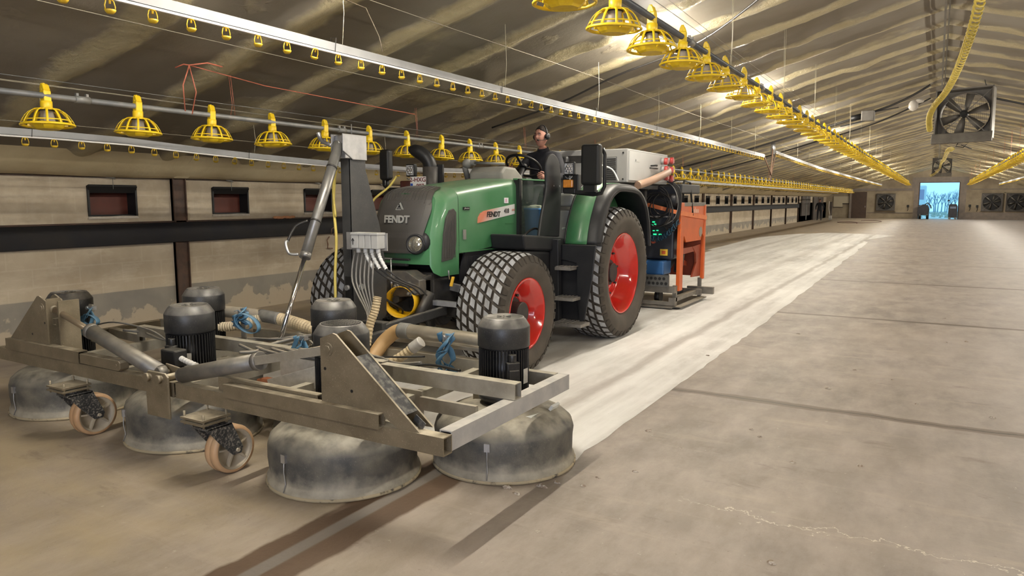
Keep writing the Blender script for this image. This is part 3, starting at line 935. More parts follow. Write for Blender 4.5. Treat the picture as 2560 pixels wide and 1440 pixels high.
# wall fans in the end wall
fw = make_fan(1.55, .22, 6)
a = MB(); a.bb(-.76, .76, .205, .215, -.76, .76); a.build('dark_backing', DARKPL, fw)  # plate added behind the blades to darken the fan's inside
for ch in fw.children:
    if ch.name.startswith(('housing', 'fan_blades')): ch.data.materials[0] = mat('dark_wall_fan_steel', (.075, .068, .06), (.11, .10, .085), 5, .3, .6)
for i, (x, lb) in enumerate(((-4.08, 'dark square wall fan in the end wall, left of the open door'), (4.15, 'dark square wall fan in the end wall, first one right of the open door'), (5.93, 'dark square wall fan in the end wall, at the right edge of the picture'))):
    o = fw if i == 0 else copy_tree(fw)
    o.location = (x, Y1 - .26, 1.50)
    tag(o, lb, 'fan', 'wall fans in the end wall')
sh = MB()
# frames around the wall fans, and ledge
for x in (-4.08, 4.15, 5.93):
    sh.bb(x - .95, x + .95, Y1 - .07, Y1, 2.32, 2.40); sh.bb(x - .85, x + .85, Y1 - .14, Y1, .62, .70)
struct(sh.build('trim_%d' % k, ENDW)); k += 1
# switches and lamps on the end wall
for (x, z, lb) in ((-2.25, 1.15, 'small dark wall socket left of the open end door'), (2.55, 1.2, 'small dark wall socket right of the open end door'), (3.1, 1.15, 'second small dark wall socket beside the right wall fan')):
    a = MB(); a.bb(x - .09, x + .09, Y1 - .11, Y1, z - .1, z + .1); a.tube([(x, Y1 - .05, z - .1), (x + .03, Y1 - .05, z - .3), (x - .03, Y1 - .05, z - .45)], .02, 5)
    tag(a.build('wall_socket', DARKPL), lb, 'socket', 'wall sockets on the end wall')

# ------------------------------------------------------------------ far left corner: opening, person, clutter
DKO = mat('dark_far_boards', (.050, .040, .034), (.075, .06, .05), 3, .8)
a = MB(); a.bb(-XW - T, -XW, 59.4, Y1, -.05, ZB); struct(a.build('wall_left', ENDW))
a = MB(); a.bb(-XW, -XW + .10, 60.4, 64.6, 0.45, 2.0)
o = a.build('door_3', DKO); struct(o)
b = MB(); b.bb(-XW + .10, -XW + .14, 62.4, 62.6, .1, 2.0); b.build('door_post', PIPE, o)
a = MB(); a.bb(-XW, -XW + .12, 66.5, 72.5, 0.0, 1.96); o = a.build('door_4', DKO); struct(o)
b = MB(); b.bb(-XW + .12, -XW + .16, 69.0, 69.25, 0, 1.96); b.build('door_post', DOORB, o)
r = thing('notice_board', (-7.2, Y1 - .1, 1.5), 'pale blank board on the far end wall left of the brown gate', 'board')
a = MB(); a.bb(-8.55, -7.75, Y1 - .08, Y1 - .01, 1.05, 2.05); a.bb(-7.75, -7.2, Y1 - .08, Y1 - .01, 1.4, 2.05); a.build('board', mat('pale_board', (.46, .40, .29)), r)
a = MB(); a.bb(-8.6, -7.7, Y1 - .09, Y1 - .01, 1.0, 1.05); a.bb(-7.75, -7.15, Y1 - .09, Y1 - .01, 1.3, 1.4); a.build('ledge', DKO, r)
a = MB(); a.bb(-7.15, -6.96, Y1 - .2, Y1 - .0, 0, 2.5); struct(a.build('trim_%d' % k, TRIMG)); k += 1
# coiled hose lying on the far floor
a = MB(); a.tube([(-6.0 + 1.1 * cos(t * .5) + .1 * t, 57.5 + 2.6 * sin(t * .5) + .4 * t, .02) for t in range(0, 20)], .02, 5)
tag(a.build('floor_hose', mat('reddish_hose', (.14, .07, .06))), 'dark hose looped on the floor near the far end', 'hose')

# ------------------------------------------------------------------ outside the end door
GRASS = mat('frosty_field', (.50, .54, .50), (.62, .68, .70), 1.2, .8)
g = MB(); g.add([(-16, Y1 + .3, -.03), (16, Y1 + .3, -.03), (16, 125, .0), (-16, 125, 0)], [(0, 1, 2, 3)])
g.add([(-4, Y1 + .3, .0), (4, Y1 + .3, .0), (4, 80, .0), (-4, 80, 0)], [(0, 1, 2, 3)])
struct(g.build('floor', GRASS))
g = MB()
random.seed(11)
for i in range(420):
    x = random.uniform(-5, 8); y = random.uniform(80, 110); s_ = random.uniform(.06, .22)
    g.add([(x - s_, y, 0), (x + s_, y, 0), (x + random.uniform(-.05, .05), y + .05, s_ * 1.6)], [(0, 1, 2)])
o = tag(g.build('frosty_grass', mat('pale_grass', (.50, .54, .46), (.25, .34, .33), 3, .8)), 'frosty tufted grass outside the open door', 'grass'); o['kind'] = 'stuff'
BARK = mat('haze_tinted_bark', (.22, .33, .42), (.30, .40, .50), 2, .8)  # outdoor haze painted into the bark as a pale blue tint
def tree(x, y, h):
    m = MB()
    def br(p, d, l, r, n):
        e = p + d * l
        m.cyl(p, e, r, 5, r2=r * .6, caps=False)
        if n == 0: return
        for q in range(3):
            nd_ = (d + Vector((random.uniform(-.55, .55), random.uniform(-.4, .4), random.uniform(-.05, .35)))).normalized()
            br(p + d * l * random.uniform(.5, 1), nd_, l * random.uniform(.55, .75), r * .5, n - 1)
    br(Vector((x, y, 0)), Vector((random.uniform(-.06, .06), 0, 1)), h * .42, .09, 4)
    return m
for i in range(20):
    x = -1.9 + i * .36 + random.uniform(-.2, .2)
    tag(tree(x, 116 + random.uniform(-3, 3), random.uniform(2.6, 3.8)).build('bare_tree', BARK), 'bare leafless tree in the row outside the open door', 'tree', 'bare trees outside')
cv = thing('caravan', (-2.6, 92, 0), 'pale caravan with one window standing outside the open door', 'caravan')
WHT = mat('pale_blue_panel', (.62, .72, .78), None, rough=.5)
a = MB(); a.bb(-5.0, -1.05, 92, 95, .5, 3.3); a.build('body', WHT, cv, bevel=.12)
a = MB(); a.bb(-2.35, -1.25, 91.97, 92.0, 1.75, 2.85); a.build('window', mat('lilac_window', (.32, .33, .48), None, rough=.2), cv)
a = MB(); a.bb(-2.6, -1.1, 91.96, 92, 1.1, 1.15); a.bb(-2.6, -1.1, 91.96, 92, .75, .80); [a.bb(-2.6 + k_ * .3, -2.5 + k_ * .3, 91.96, 92, .95, 1.1) for k_ in range(5)]; a.build('trim_strip', DARKPL, cv)
a = MB(); a.cyl((-4, 91.9, .32), (-4, 92.2, .32), .32, 14); a.cyl((-2.2, 91.9, .32), (-2.2, 92.2, .32), .32, 14); a.build('wheel', DARKPL, cv)
# small machines parked in the doorway
def loader(x, y, flip, lb):
    r = thing('small_loader', (x, y, 0), lb, 'loader')
    DK = mat('dark_machine', (.018, .020, .028), (.03, .03, .04), 5, .4)
    a = MB(); a.prism([(x - .5 * flip, .35), (x + .38 * flip, .35), (x + .42 * flip, .9), (x + .30 * flip, 1.25), (x - .1 * flip, 1.32), (x - .5 * flip, 1.1)], 'y', y, y + 1.4); a.build('body', DK, r, bevel=.05)
    for yy in (y + .2, y + 1.1):
        b = MB(); b.cyl((x - .4, yy, .28), (x - .2, yy, .28), .28, 16); b.cyl((x + .2, yy, .28), (x + .4, yy, .28), .28, 16); b.build('wheel', DARKPL, r)
    c = MB(); c.tube([(x, y + .3, 1.25), (x + .25 * flip, y + .1, 1.45), (x + .5 * flip, y, 1.2), (x + .55 * flip, y, .95)], .05, 8); c.build('lift_arm', DK, r)
    d = MB(); d.bb(x - .25, x + .25, y + .05, y + .1, .35, .55); d.build('front_plate', mat('pale_plate', (.5, .55, .6)), r)
    return r
loader(-.94, 73.9, 1, 'dark small loader parked in the open end door, at its left side')
r = thing('pallet_jack', (1.35, 74.3, 0), 'dark upright power pallet jack parked at the right side of the open end door', 'pallet jack')
a = MB(); a.prism([(.95, .15), (1.62, .15), (1.62, 1.15), (1.5, 1.35), (1.0, 1.35), (.93, 1.0)], 'y', 74.3, 75.2); a.build('body', bpy.data.materials['dark_machine'], r, bevel=.05)
a = MB(); a.bb(1.05, 1.5, 74.26, 74.3, .95, 1.12); a.build('front_panel', mat('grey_blue_panel', (.16, .20, .28)), r)
a = MB(); a.cyl((.95, 74.5, 1.1), (.92, 74.5, 1.62), .025, 6); a.ball((.92, 74.5, 1.65), .08, 8); a.tube([(1.1, 74.5, 1.35), (1.25, 74.5, 1.6), (1.45, 74.5, 1.68)], .02, 5); a.build('handle', bpy.data.materials['dark_machine'], r)
a = MB(); a.cyl((1.05, 74.25, .1), (1.05, 74.5, .1), .1, 12); a.cyl((1.5, 74.25, .1), (1.5, 74.5, .1), .1, 12); a.build('wheel', PIPE, r)

# ================================================================== FLOOR GRINDER (front implement)
STEEL = mat('dusty_galvanised_frame', (.30, .275, .225), (.40, .37, .31), 9, .5, .45, dust=1.0, dustc=(.62, .57, .46), bump=.1, bscale=40)
STEELD = mat('brown_dusty_steel', (.155, .125, .080), (.22, .18, .12), 7, .5, .35, dust=1.0, dustc=(.62, .55, .42), bump=.15, bscale=35)
DOME = mat('dusty_rubber_dome', (.050, .050, .050), (.16, .145, .115), 6, .55, 0, dust=.8, dustc=(.43, .385, .30), zdust=(-.01, .13), spec=.35, bump=.25, bscale=30, lo=.3, hi=.75)
MOTOR = mat('dusty_black_motor', (.022, .023, .026), (.045, .044, .042), 9, .42, .2, dust=.95, dustc=(.33, .31, .28))
MOTORF = mat('black_motor_fins', (.016, .016, .018), (.03, .029, .028), 14, .38, .3, dust=.5, dustc=(.3, .28, .24))
PLATE = mat('aluminium_label', (.52, .50, .46), (.42, .40, .36), 30, .45, .2)
TIRE_P = mat('tan_polyurethane_tread', (.42, .25, .13), (.50, .33, .19), 6, .5, dust=.3)
FORK = mat('speckled_black_fork', (.03, .03, .03), (.24, .215, .18), 80, .6, lo=.50, hi=.66)
HUBM = mat('dusty_cast_hub', (.42, .36, .27), (.33, .28, .21), 12, .6, dust=.5)
STRAPB = mat('blue_webbing', (.045, .13, .22), (.10, .22, .33), 9, .75, dust=.25, dustc=(.35, .38, .38))
HOSEB = mat('beige_corrugated_hose', (.52, .42, .26), (.42, .33, .20), 8, .5, dust=.4)
HOSEG = mat('grey_dusty_hose', (.33, .30, .26), (.24, .22, .19), 8, .6, dust=.5)
INOX = mat('brushed_steel_pipe', (.50, .46, .38), (.36, .32, .25), 7, .32, .7, dust=.6, dustc=(.5, .43, .32))
CHROME = mat('chrome_rod', (.80, .80, .82), None, rough=.12, metal=1)
CYLG = mat('grey_painted_cylinder', (.13, .125, .12), (.21, .195, .17), 8, .45, .4, dust=.8, dustc=(.40, .36, .29))
MASTM = mat('dark_grey_mast_paint', (.042, .043, .046), (.065, .064, .063), 6, .42, .3, dust=.6, dustc=(.4, .37, .32))
TAPE = mat('grey_duct_tape', (.20, .195, .18), (.13, .125, .12), 20, .5)
RUST = mat('rust_orange_primer', (.30, .10, .035), (.20, .07, .03), 6, .6)

G0 = Vector((-4.24, 3.5, 0))
GR = thing('floor_grinder', G0, 'dusty six-headed floor grinder on a steel frame in front of the green tractor', 'floor grinder')

DH = .385
def dome_mb(x, y, rot):
    m = MB()
    prof = [(.455, .0), (.466, .012), (.466, .045), (.455, .06), (.450, .075), (.449, .16), (.446, .235), (.432, .283), (.400, .322), (.345, .348), (.27, .362), (.215, .378), (.16, .385), (.001, .387)]
    R = Matrix.Rotation(rot, 3, 'Z')
    n = 64
    vs = []
    for k in range(n):
        a = 2 * pi * k / n
        # raised bulge with a wavy lower edge, as pressed into the cover
        for (r, z) in prof:
            q = 0
            if .08 < z < .31:
                zz = .17 + .035 * max(-1, min(1, 2.4 * sin(3 * a)))
                q = .012 * max(0, min(1, (z - zz) / .03))
            p = R @ Vector(((r + q) * cos(a), (r + q) * sin(a), z))
            vs.append((p.x + x, p.y + y, p.z))
    mm = len(prof)
    m.add(vs, [(k * mm + j, ((k + 1) % n) * mm + j, ((k + 1) % n) * mm + j + 1, k * mm + j + 1) for k in range(n) for j in range(mm - 1)], True)
    return m
def motor_parts(x, y, grille, root, face, zt=.952):
    z0 = .36
    cap = MB(); cap.lathe([(.001, zt - .004), (.118, zt - .004), (.121, zt), (.130, zt), (.133, zt - .006), (.142, zt - .014), (.166, zt - .052), (.170, zt - .06), (.170, zt - .185), (.164, zt - .19), (.158, zt - .19)], (x, y, 0), n=40)
    if grille:
        for q in range(-8, 9):
            w = sqrt(.118 ** 2 - (q * .0135) ** 2)
            cap.bar((x - w, y + q * .0135, zt), (x + w, y + q * .0135, zt), .003, .004)
            cap.bar((x + q * .0135, y - w, zt), (x + q * .0135, y + w, zt), .003, .004)
    else:
        for q in range(6):
            a = q * pi / 3
            cap.bar((x + .02 * cos(a), y + .02 * sin(a), zt), (x + .05 * cos(a), y + .05 * sin(a), zt), .006, .003)
    co = cap.build('fan_cover', MOTOR, root)
    b = MB(); b.cyl((x, y, z0 + .09), (x, y, zt - .185), .132, 32)
    for q in range(48):
        a = 2 * pi * q / 48
        b.box((x + .146 * cos(a), y + .146 * sin(a), (z0 + .10 + zt - .20) / 2), (.036, .006, zt - .20 - z0 - .10), Matrix.Rotation(a, 3, 'Z'))
    b.lathe([(.15, z0 + .10), (.165, z0 + .09), (.165, z0 + .06), (.135, z0 + .05), (.13, z0), (.19, z0), (.19, z0 - .02), (.001, z0 - .02)], (x, y, 0), n=32)
    bo = b.build('motor_body', MOTORF, root)
    # terminal box and rating plate, on the side facing direction `face`
    a = face
    R = Matrix.Rotation(a, 3, 'Z')
    c = Vector((x, y, 0))
    t = MB()
    t.box(c + R @ Vector((.17, 0, .60)), (.05, .085, .17), R); t.box(c + R @ Vector((.20, 0, .585)), (.012, .07, .11), R)
    t.cyl(c + R @ Vector((.165, 0, .685)), c + R @ Vector((.165, 0, .735)), .028, 10)
    t.build('terminal_box', MOTORF, bo, bevel=.006)
    R2 = Matrix.Rotation(a + radians(38 if grille is not None else -38), 3, 'Z')
    l = MB(); l.box(c + R2 @ Vector((.166, 0, .58)), (.003, .05, .095), R2); l.build('rating_plate', PLATE, bo)

HEADS = [(-3.10, 3.20, True, radians(-62)), (-4.60, 3.22, False, radians(-82)), (-6.10, 3.18, False, radians(-60)),
         (-2.37, 3.92, False, radians(-40)), (-3.88, 3.93, False, radians(-60)), (-5.38, 3.91, False, radians(-60))]
for i, (x, y, gri, fa) in enumerate(HEADS):
    d = dome_mb(x, y, i * 1.1 + .3).build('grinding_dome', DOME, GR)
    s_ = MB(); s_.lathe([(.457, .002), (.474, .004), (.474, .020), (.457, .022)], (x, y, 0), n=48); s_.build('rubber_skirt', mat('dusty_rubber_skirt', (.34, .28, .18), (.06, .05, .04), 16, .8, lo=.55, hi=.68), d)
    # tensioning strap over the dome with its buckle
    st = MB()
    a = fa - .55
    prof = [(.474, .03), (.456, .075), (.466, .15), (.462, .215), (.437, .268), (.385, .306), (.30, .328), (.22, .352)]
    st.tube([(x + r * cos(a + .0), y + r * sin(a), z) for r, z in prof], .004, 5)
    st.box((x + .462 * cos(a), y + .462 * sin(a), .23), (.018, .035, .05), Matrix.Rotation(a, 3, 'Z'))
    st.build('clamp_wire', GALV, d)
    motor_parts(x, y, gri, GR, fa)
    tp = MB(); tp.box((x, y, .352), (.30, .30, .014), Matrix.Rotation(.3, 3, 'Z')); tp.build('motor_plate', STEEL, GR)
    br = MB()
    for s2 in (-1, 1): br.bb(x + s2 * .2 - .03, x + s2 * .2 + .03, y - .02, y + .03, .33, .46)
    br.build('head_bracket', STEELD, GR)
# rubber hose clip on the right dome
a = MB(); a.box((-2.05, 4.02, .375), (.018, .10, .035), Matrix.Rotation(.6, 3, 'Y')); a.box((-2.14, 3.86, .345), (.10, .16, .03)); a.build('clip', mat('pale_clip', (.62, .62, .58)), GR)

# frame
def tubebar(a, b, w=.075, h=.095, name='frame_beam', m=STEELD, t=.006):
    q = MB(); q.hollow(a, b, w, h, t); return q.build(name, m, GR)
tubebar((-6.42, 2.80, .487), (-4.15, 2.80, .487)); tubebar((-4.13, 2.80, .487), (-2.02, 2.80, .487))
tubebar((-6.22, 2.775, .585), (-5.20, 2.775, .585), .07, .085); 
q = MB(); q.prism([(-5.19, .545), (-4.72, .545), (-4.70, .56), (-4.70, .60), (-4.72, .615), (-5.19, .615)], 'y', 2.745, 2.81); q.cyl((-4.74, 2.74, .58), (-4.74, 2.745, .58), .012, 10); q.build('drawbar_stub', STEELD, GR, bevel=.006)
tubebar((-3.74, 2.815, .580), (-2.9, 2.815, .580), .05, .085)
tubebar((-3.62, 2.755, .565), (-2.405, 2.755, .565), .055, .08)
SIDEM = mat('silvery_side_rail', (.36, .355, .35), (.46, .45, .43), 9, .5, .3, dust=1.0, dustc=(.6, .57, .52), bump=.1)
tubebar((-2.06, 2.84, .497), (-2.06, 4.18, .507), .075, .10, m=SIDEM)
tubebar((-2.40, 4.14, .515), (-2.10, 4.14, .515), .06, .09, m=STEEL)
tubebar((-6.40, 2.84, .490), (-6.40, 4.18, .505), .075, .095)
tubebar((-3.03, 3.50, .602), (-2.02, 3.50, .602), .075, .095, m=STEEL)
tubebar((-5.75, 3.56, .602), (-3.06, 3.56, .602), .07, .09, m=STEEL)
tubebar((-6.38, 4.18, .515), (-5.6, 4.18, .515), m=STEEL); tubebar((-5.1, 4.22, .53), (-4.1, 4.22, .53), m=STEEL); tubebar((-3.66, 4.20, .520), (-2.62, 4.20, .520), m=STEEL)
tubebar((-3.70, 4.32, .64), (-2.60, 4.32, .64), .06, .08, m=STEEL)
for x in (-2.74, -3.50, -4.22, -4.98, -5.74):
    tubebar((x, 2.84, .455), (x, 4.16, .475), .06, .08, 'long_beam', STEEL)
tubebar((-6.05, 3.62, .535), (-5.72, 4.0, .545), .06, .07, 'long_beam', STEEL)
tubebar((-6.35, 3.66, .52), (-5.80, 3.60, .52), .06, .07, 'long_beam', STEEL)
# centre hinge plate with two pin bolts
q = MB(); q.prism([(-4.39, .30), (-4.15, .30), (-4.15, .575), (-4.18, .60), (-4.36, .60), (-4.39, .57)], 'y', 2.725, 2.74); q.prism([(-4.37, .42), (-4.17, .42), (-4.17, .60), (-4.37, .62)], 'y', 2.86, 2.872)
hp = q.build('hinge_plate', STEELD, GR, bevel=.006)
for x in (-4.335, -4.215):
    q = MB(); q.cyl((x, 2.695, .562), (x, 2.88, .562), .022, 12); q.cyl((x, 2.69, .562), (x, 2.71, .562), .03, 6); q.build('pin_bolt', STEELD, hp)
# triangular gusset brackets, left and right
for sg, cx in ((1, 0), (-1, -8.48)):
    def mx(x): return x if sg == 1 else cx - x
    for y in (2.775, 2.885):
        q = MB(); pts = [(mx(-2.842), .60), (mx(-2.842), .955), (mx(-2.75), .99), (mx(-2.725), .985), (mx(-2.17), .535), (mx(-2.30), .53), (mx(-2.43), .60)]
        q.prism(pts, 'y', y - .006, y + .006); g_ = q.build('gusset_plate', STEELD, GR)
        b = MB(); yy = y - .012 if y < 2.8 else y + .004
        b.cyl((mx(-2.785), yy, .90), (mx(-2.785), yy + .012, .90), .036, 16); b.cyl((mx(-2.785), yy - .006, .90), (mx(-2.785), yy + .016, .90), .022, 6)
        b.build('pin_head', STEELD, g_)
        for (hx, hz) in ((-2.81, .79), (-2.62, .69)):
            b = MB(); b.cyl((mx(hx), y - .0075, hz), (mx(hx), y - .0062, hz), .009, 8); b.build('bolt_hole', DARKPL, g_)
    q = MB()
    if sg == 1:
        q.bar((mx(-2.60), 2.83, .875), (mx(-2.27), 2.83, .608), .10, .006, (0, 0, 1)); q.bar((-2.25, 2.83, .585), (-2.19, 2.83, .545), .006, .05)
        q.build('gusset_web', mat('scuffed_dark_web', (.05, .052, .055), (.17, .165, .155), 22, .4, .3, lo=.45, hi=.62), GR)
    else:
        q.hollow((-5.60, 2.80, .80), (-5.60, 2.90, .80), .05, .05, .004); q.bb(-5.66, -5.645, 2.78, 2.88, .53, .97); q.bb(-5.54, -5.525, 2.80, 2.95, .53, .96)
        q.build('gusset_web', STEELD, GR)
# two fold cylinders
def ram(a, b, t, r, rr, name, parent, barrel=CYLG, rod=CHROME, eye=True):
    a = Vector(a); b = Vector(b); j = a.lerp(b, t)
    q = MB(); q.cyl(a, j, r, 20); q.cyl(j - (b - a).normalized() * .03, j + (b - a).normalized() * .012, r * 1.08, 20)
    if eye: q.cyl(a - Vector((0, .03, 0)), a + Vector((0, .03, 0)), r * .8, 14)
    o = q.build(name, barrel, parent)
    q = MB(); q.cyl(j, b, rr, 14); q.build('rod', rod, o)
    q = MB(); q.cyl(b - Vector((0, .03, 0)), b + Vector((0, .03, 0)), rr * 1.7, 12); q.cyl(b - (b - a).normalized() * .07, b, rr * 1.3, 12); q.build('rod_eye', STEELD, o)
    return o
ram((-4.335, 2.80, .575), (-5.695, 2.83, .90), .60, .052, .022, 'fold_cylinder', GR, rod=mat('dusty_brown_rod', (.28, .22, .15), None, rough=.35, metal=.6))
ram((-4.10, 2.80, .585), (-2.785, 2.83, .90), .54, .050, .024, 'fold_cylinder', GR, rod=bpy.data.materials['dusty_brown_rod'])
q = MB(); q.bar((-3.38, 2.775, .765), (-2.83, 2.80, .885), .012, .05); q.build('rod_guard', STEEL, GR)
# castors
for (x, y) in ((-5.22, 2.83), (-3.74, 2.85)):
    pl = MB(); pl.bb(x - .135, x + .075, y - .24, y - .04, .385, .398); pl.bb(x - .135, x + .075, y - .24, y - .04, .360, .372)
    for (a_, b_) in ((-.12, -.22), (.06, -.22), (.06, -.06), (-.12, -.06)): pl.cyl((x + a_, y + b_, .345), (x + a_, y + b_, .43), .007, 8)
    po = pl.build('castor_plate', STEELD, GR)
    fk = MB(); fk.cyl((x - .03, y - .13, .325), (x - .03, y - .13, .36), .075, 18)
    for s_ in (-1, 1):
        xx = x + s_ * .068
        fk.prism([(y - .21, .335), (y - .03, .335), (y + .045, .16), (y + .03, .125), (y - .03, .125), (y - .12, .22)], 'x', xx - .004, xx + .004)
    fk.bb(x - .072, x + .072, y - .21, y - .03, .325, .340)
    fo = fk.build('castor_fork', FORK, po, bevel=.002, seg=1)
    w = MB(); w.lathe([(.128, -.052), (.146, -.05), (.152, -.03), (.152, -.004), (.148, 0), (.152, .004), (.152, .03), (.146, .05), (.128, .052)], (x, y, .152), (1, 0, 0), 36)
    wo = w.build('castor_wheel', TIRE_P, po)
    h = MB(); h.lathe([(.128, -.052), (.128, .052)], (x, y, .152), (1, 0, 0), 36); h.lathe([(.128, .046), (.112, .044), (.108, .012), (.03, .012)], (x, y, .152), (1, 0, 0), 36); h.lathe([(.128, -.046), (.112, -.044), (.108, -.012), (.03, -.012)], (x, y, .152), (1, 0, 0), 36)
    h.cyl((x - .06, y, .152), (x + .06, y, .152), .032, 14); h.cyl((x - .085, y, .152), (x + .085, y, .152), .012, 8)
    for q in range(5):
        a = 2 * pi * q / 5 + .5
        h.bar((x + .03, y + .03 * cos(a), .152 + .03 * sin(a)), (x + .03, y + .112 * cos(a), .152 + .112 * sin(a)), .03, .012, (0, -sin(a), cos(a)))
    h.build('hub', HUBM, wo)

# dust pipes and corrugated hoses
def spl(pts, n=8):
    P = [Vector(p) for p in pts]; out = []
    for i in range(len(P) - 1):
        p0 = P[max(i - 1, 0)]; p1 = P[i]; p2 = P[i + 1]; p3 = P[min(i + 2, len(P) - 1)]
        for k_ in range(n):
            t = k_ / n
            out.append(.5 * ((2 * p1) + (-p0 + p2) * t + (2 * p0 - 5 * p1 + 4 * p2 - p3) * t * t + (-p0 + 3 * p1 - 3 * p2 + p3) * t ** 3))
    return out + [P[-1]]
def hose(pts, r, m, name, parent, n=14, rip=.87):
    L = sum((Vector(b) - Vector(a)).length for a, b in zip(pts, pts[1:]))
    per = max(4, int(L / .012 / max(1, len(pts) - 1)))
    q = MB(); q.tube(spl(pts, per), r, max(n, 18), ripple=rip); q.sm = [False] * len(q.sm); return q.build(name, m, parent)
def pipe(pts, r, m, name, parent, n=12, k_=6):
    q = MB(); q.tube(spl(pts, k_), r, n); return q.build(name, m, parent)
P1 = pipe([(-3.42, 4.20, .715), (-3.0, 4.20, .71), (-2.56, 4.20, .70)], .056, INOX, 'dust_pipe', GR, 20)
pipe([(-3.46, 4.20, .715), (-3.36, 4.20, .714)], .060, TAPE, 'tape_wrap', P1, 20)
pipe([(-3.44, 4.20, .715), (-3.52, 4.20, .69), (-3.60, 4.16, .61), (-3.62, 4.05, .50)], .055, mat('tan_elbow', (.45, .29, .13), (.36, .22, .10), 5, .5), 'elbow', P1, 16)
pipe([(-2.62, 4.20, .70), (-2.5, 4.18, .69), (-2.44, 4.12, .66)], .060, PLATE, 'end_cap', P1, 16)
pipe([(-3.16, 4.07, .68), (-3.235, 4.05, .622)], .042, PLATE, 'hose_cuff', GR, 16)
hose([(-3.21, 4.055, .642), (-3.30, 4.02, .565), (-3.42, 3.98, .49), (-3.47, 3.95, .44)], .038, HOSEB, 'corrugated_hose', GR)
hose([(-3.96, 4.52, .90), (-3.975, 4.50, .785), (-4.00, 4.46, .66), (-4.0, 4.42, .50)], .036, HOSEB, 'corrugated_hose', GR)
P2 = pipe([(-5.55, 4.02, .735), (-5.2, 4.10, .725), (-4.93, 4.15, .715)], .050, HOSEG, 'dust_pipe', GR, 18)
pipe([(-4.96, 4.15, .715), (-4.74, 4.17, .700)], .054, TAPE, 'tape_wrap', P2, 18)
hose([(-4.76, 4.17, .70), (-4.5, 4.18, .665), (-4.2, 4.18, .60), (-4.02, 4.18, .53)], .055, HOSEB, 'corrugated_hose', GR)
hose([(-4.93, 4.13, .70), (-5.10, 4.02, .635), (-5.28, 3.93, .62), (-5.5, 3.80, .65)], .042, mat('pale_corrugated_hose', (.55, .48, .36), (.45, .38, .27), 8, .6), 'corrugated_hose', GR)
pipe([(-5.02, 3.30, .34), (-5.12, 3.25, .28), (-5.10, 3.2, .12), (-5.0, 3.1, .06)], .05, HOSEG, 'dust_spout', GR, 14)

# posts with blue lashing straps
def strap(cx, cy, cz, h, nm='lashing_strap', seed=1, w=.05):
    random.seed(seed)
    m_ = MB()
    for q in range(4):
        pts = []
        a0 = random.uniform(0, 6)
        for t in range(9):
            f = t / 8
            pts.append(Vector((cx + .045 * sin(a0 + f * 6) + random.uniform(-.01, .01), cy - .03 + .03 * cos(a0 + f * 5), cz + h * (.5 - f) + random.uniform(-.015, .015))))
        pts = spl(pts, 3)
        vs = []
        for i, p in enumerate(pts):
            ang = a0 + i * .22
            d = Vector((cos(ang) * w / 2, sin(ang) * w / 4, .2 * w * sin(ang * 1.3)))
            vs += [p - d, p + d]
        m_.add(vs, [(2 * i, 2 * i + 1, 2 * i + 3, 2 * i + 2) for i in range(len(pts) - 1)], True)
    return m_
def loop(c, r, w, tilt, m_):
    c = Vector(c); R = Matrix.Rotation(tilt, 3, 'Z') @ Matrix.Rotation(.3, 3, 'Y')
    n = 26; vs = []
    for i in range(n):
        a = 2 * pi * i / n
        p = R @ Vector((r * cos(a), 0, r * .55 * sin(a)))
        for s_ in (-1, 1): vs.append(c + p + R @ Vector((0, s_ * w / 2, 0)))
    m_.add(vs, [(2 * i, 2 * i + 1, 2 * ((i + 1) % n) + 1, 2 * ((i + 1) % n)) for i in range(n)], True)
for (x, y, z0, z1, sz, sd) in ((-2.93, 4.06, .46, .765, .27, 1), (-3.90, 3.62, .31, .74, .36, 2), (-4.62, 3.70, .56, .86, .12, 3), (-5.86, 3.22, .55, .86, .22, 4)):
    q = MB(); q.bb(x - .025, x + .025, y - .006, y + .006, z0, z1); po = q.build('strap_post', STEEL, GR)
    m_ = strap(x + .03, y - .02, (z0 + z1) / 2 + (.02 if sd != 3 else .09), sz, seed=sd)
    loop((x + .03, y - .03, z0 + .04 if sd in (1, 2) else z1 - .12), .07, .045, .4, m_)
    if sd == 3: loop((x + .12, y - .06, z1 - .10), .12, .04, .1, m_)
    m_.build('lashing_strap', STRAPB, po, solid=.003)
    q = MB(); q.bb(x - .01, x + .06, y - .03, y + .01, z1 - .04, z1 - .01); q.cyl((x + .0, y - .04, z1 - .025), (x + .0, y + .02, z1 - .025), .014, 8); q.build('ratchet', GALV, po)
# electric cables lying in the frame
random.seed(5)
CABG = mat('grey_dusty_cable', (.20, .19, .175), (.12, .115, .11), 6, .5, dust=.5)
ends = [(-3.4, 3.35, .60), (-3.6, 3.7, .62), (-4.3, 3.4, .60), (-2.6, 3.75, .60), (-5.2, 3.7, .58), (-5.9, 3.5, .60), (-3.2, 3.55, .66), (-2.8, 3.6, .66), (-4.8, 3.5, .56), (-3.0, 3.9, .62), (-3.5, 3.5, .65), (-3.9, 3.45, .62), (-4.0, 3.3, .58), (-5.5, 3.45, .62)]
for i, e in enumerate(ends):
    s0 = Vector((-4.05 + random.uniform(-.12, .12), 3.85 + random.uniform(-.1, .1), .66))
    e = Vector(e)
    pts = [s0]
    for t in (.25, .5, .75):
        p = s0.lerp(e, t) + Vector((random.uniform(-.06, .06), random.uniform(-.12, .12), random.uniform(-.03, .02) - .04 * sin(pi * t)))
        pts.append(p)
    pts.append(e)
    pipe(pts, random.choice((.007, .009, .012)), CABG if i % 3 else CABLE, 'cable', GR, 6, 6)
for i in range(5):
    x = -4.45 + .12 * i
    pipe([(x, 3.52 + .03 * i, .62), (x + .25, 3.48, .60 + .015 * i), (x + .55, 3.50, .61), (x + .9, 3.47 + .03 * i, .64)], .011, CABG, 'cable', GR, 6, 6)
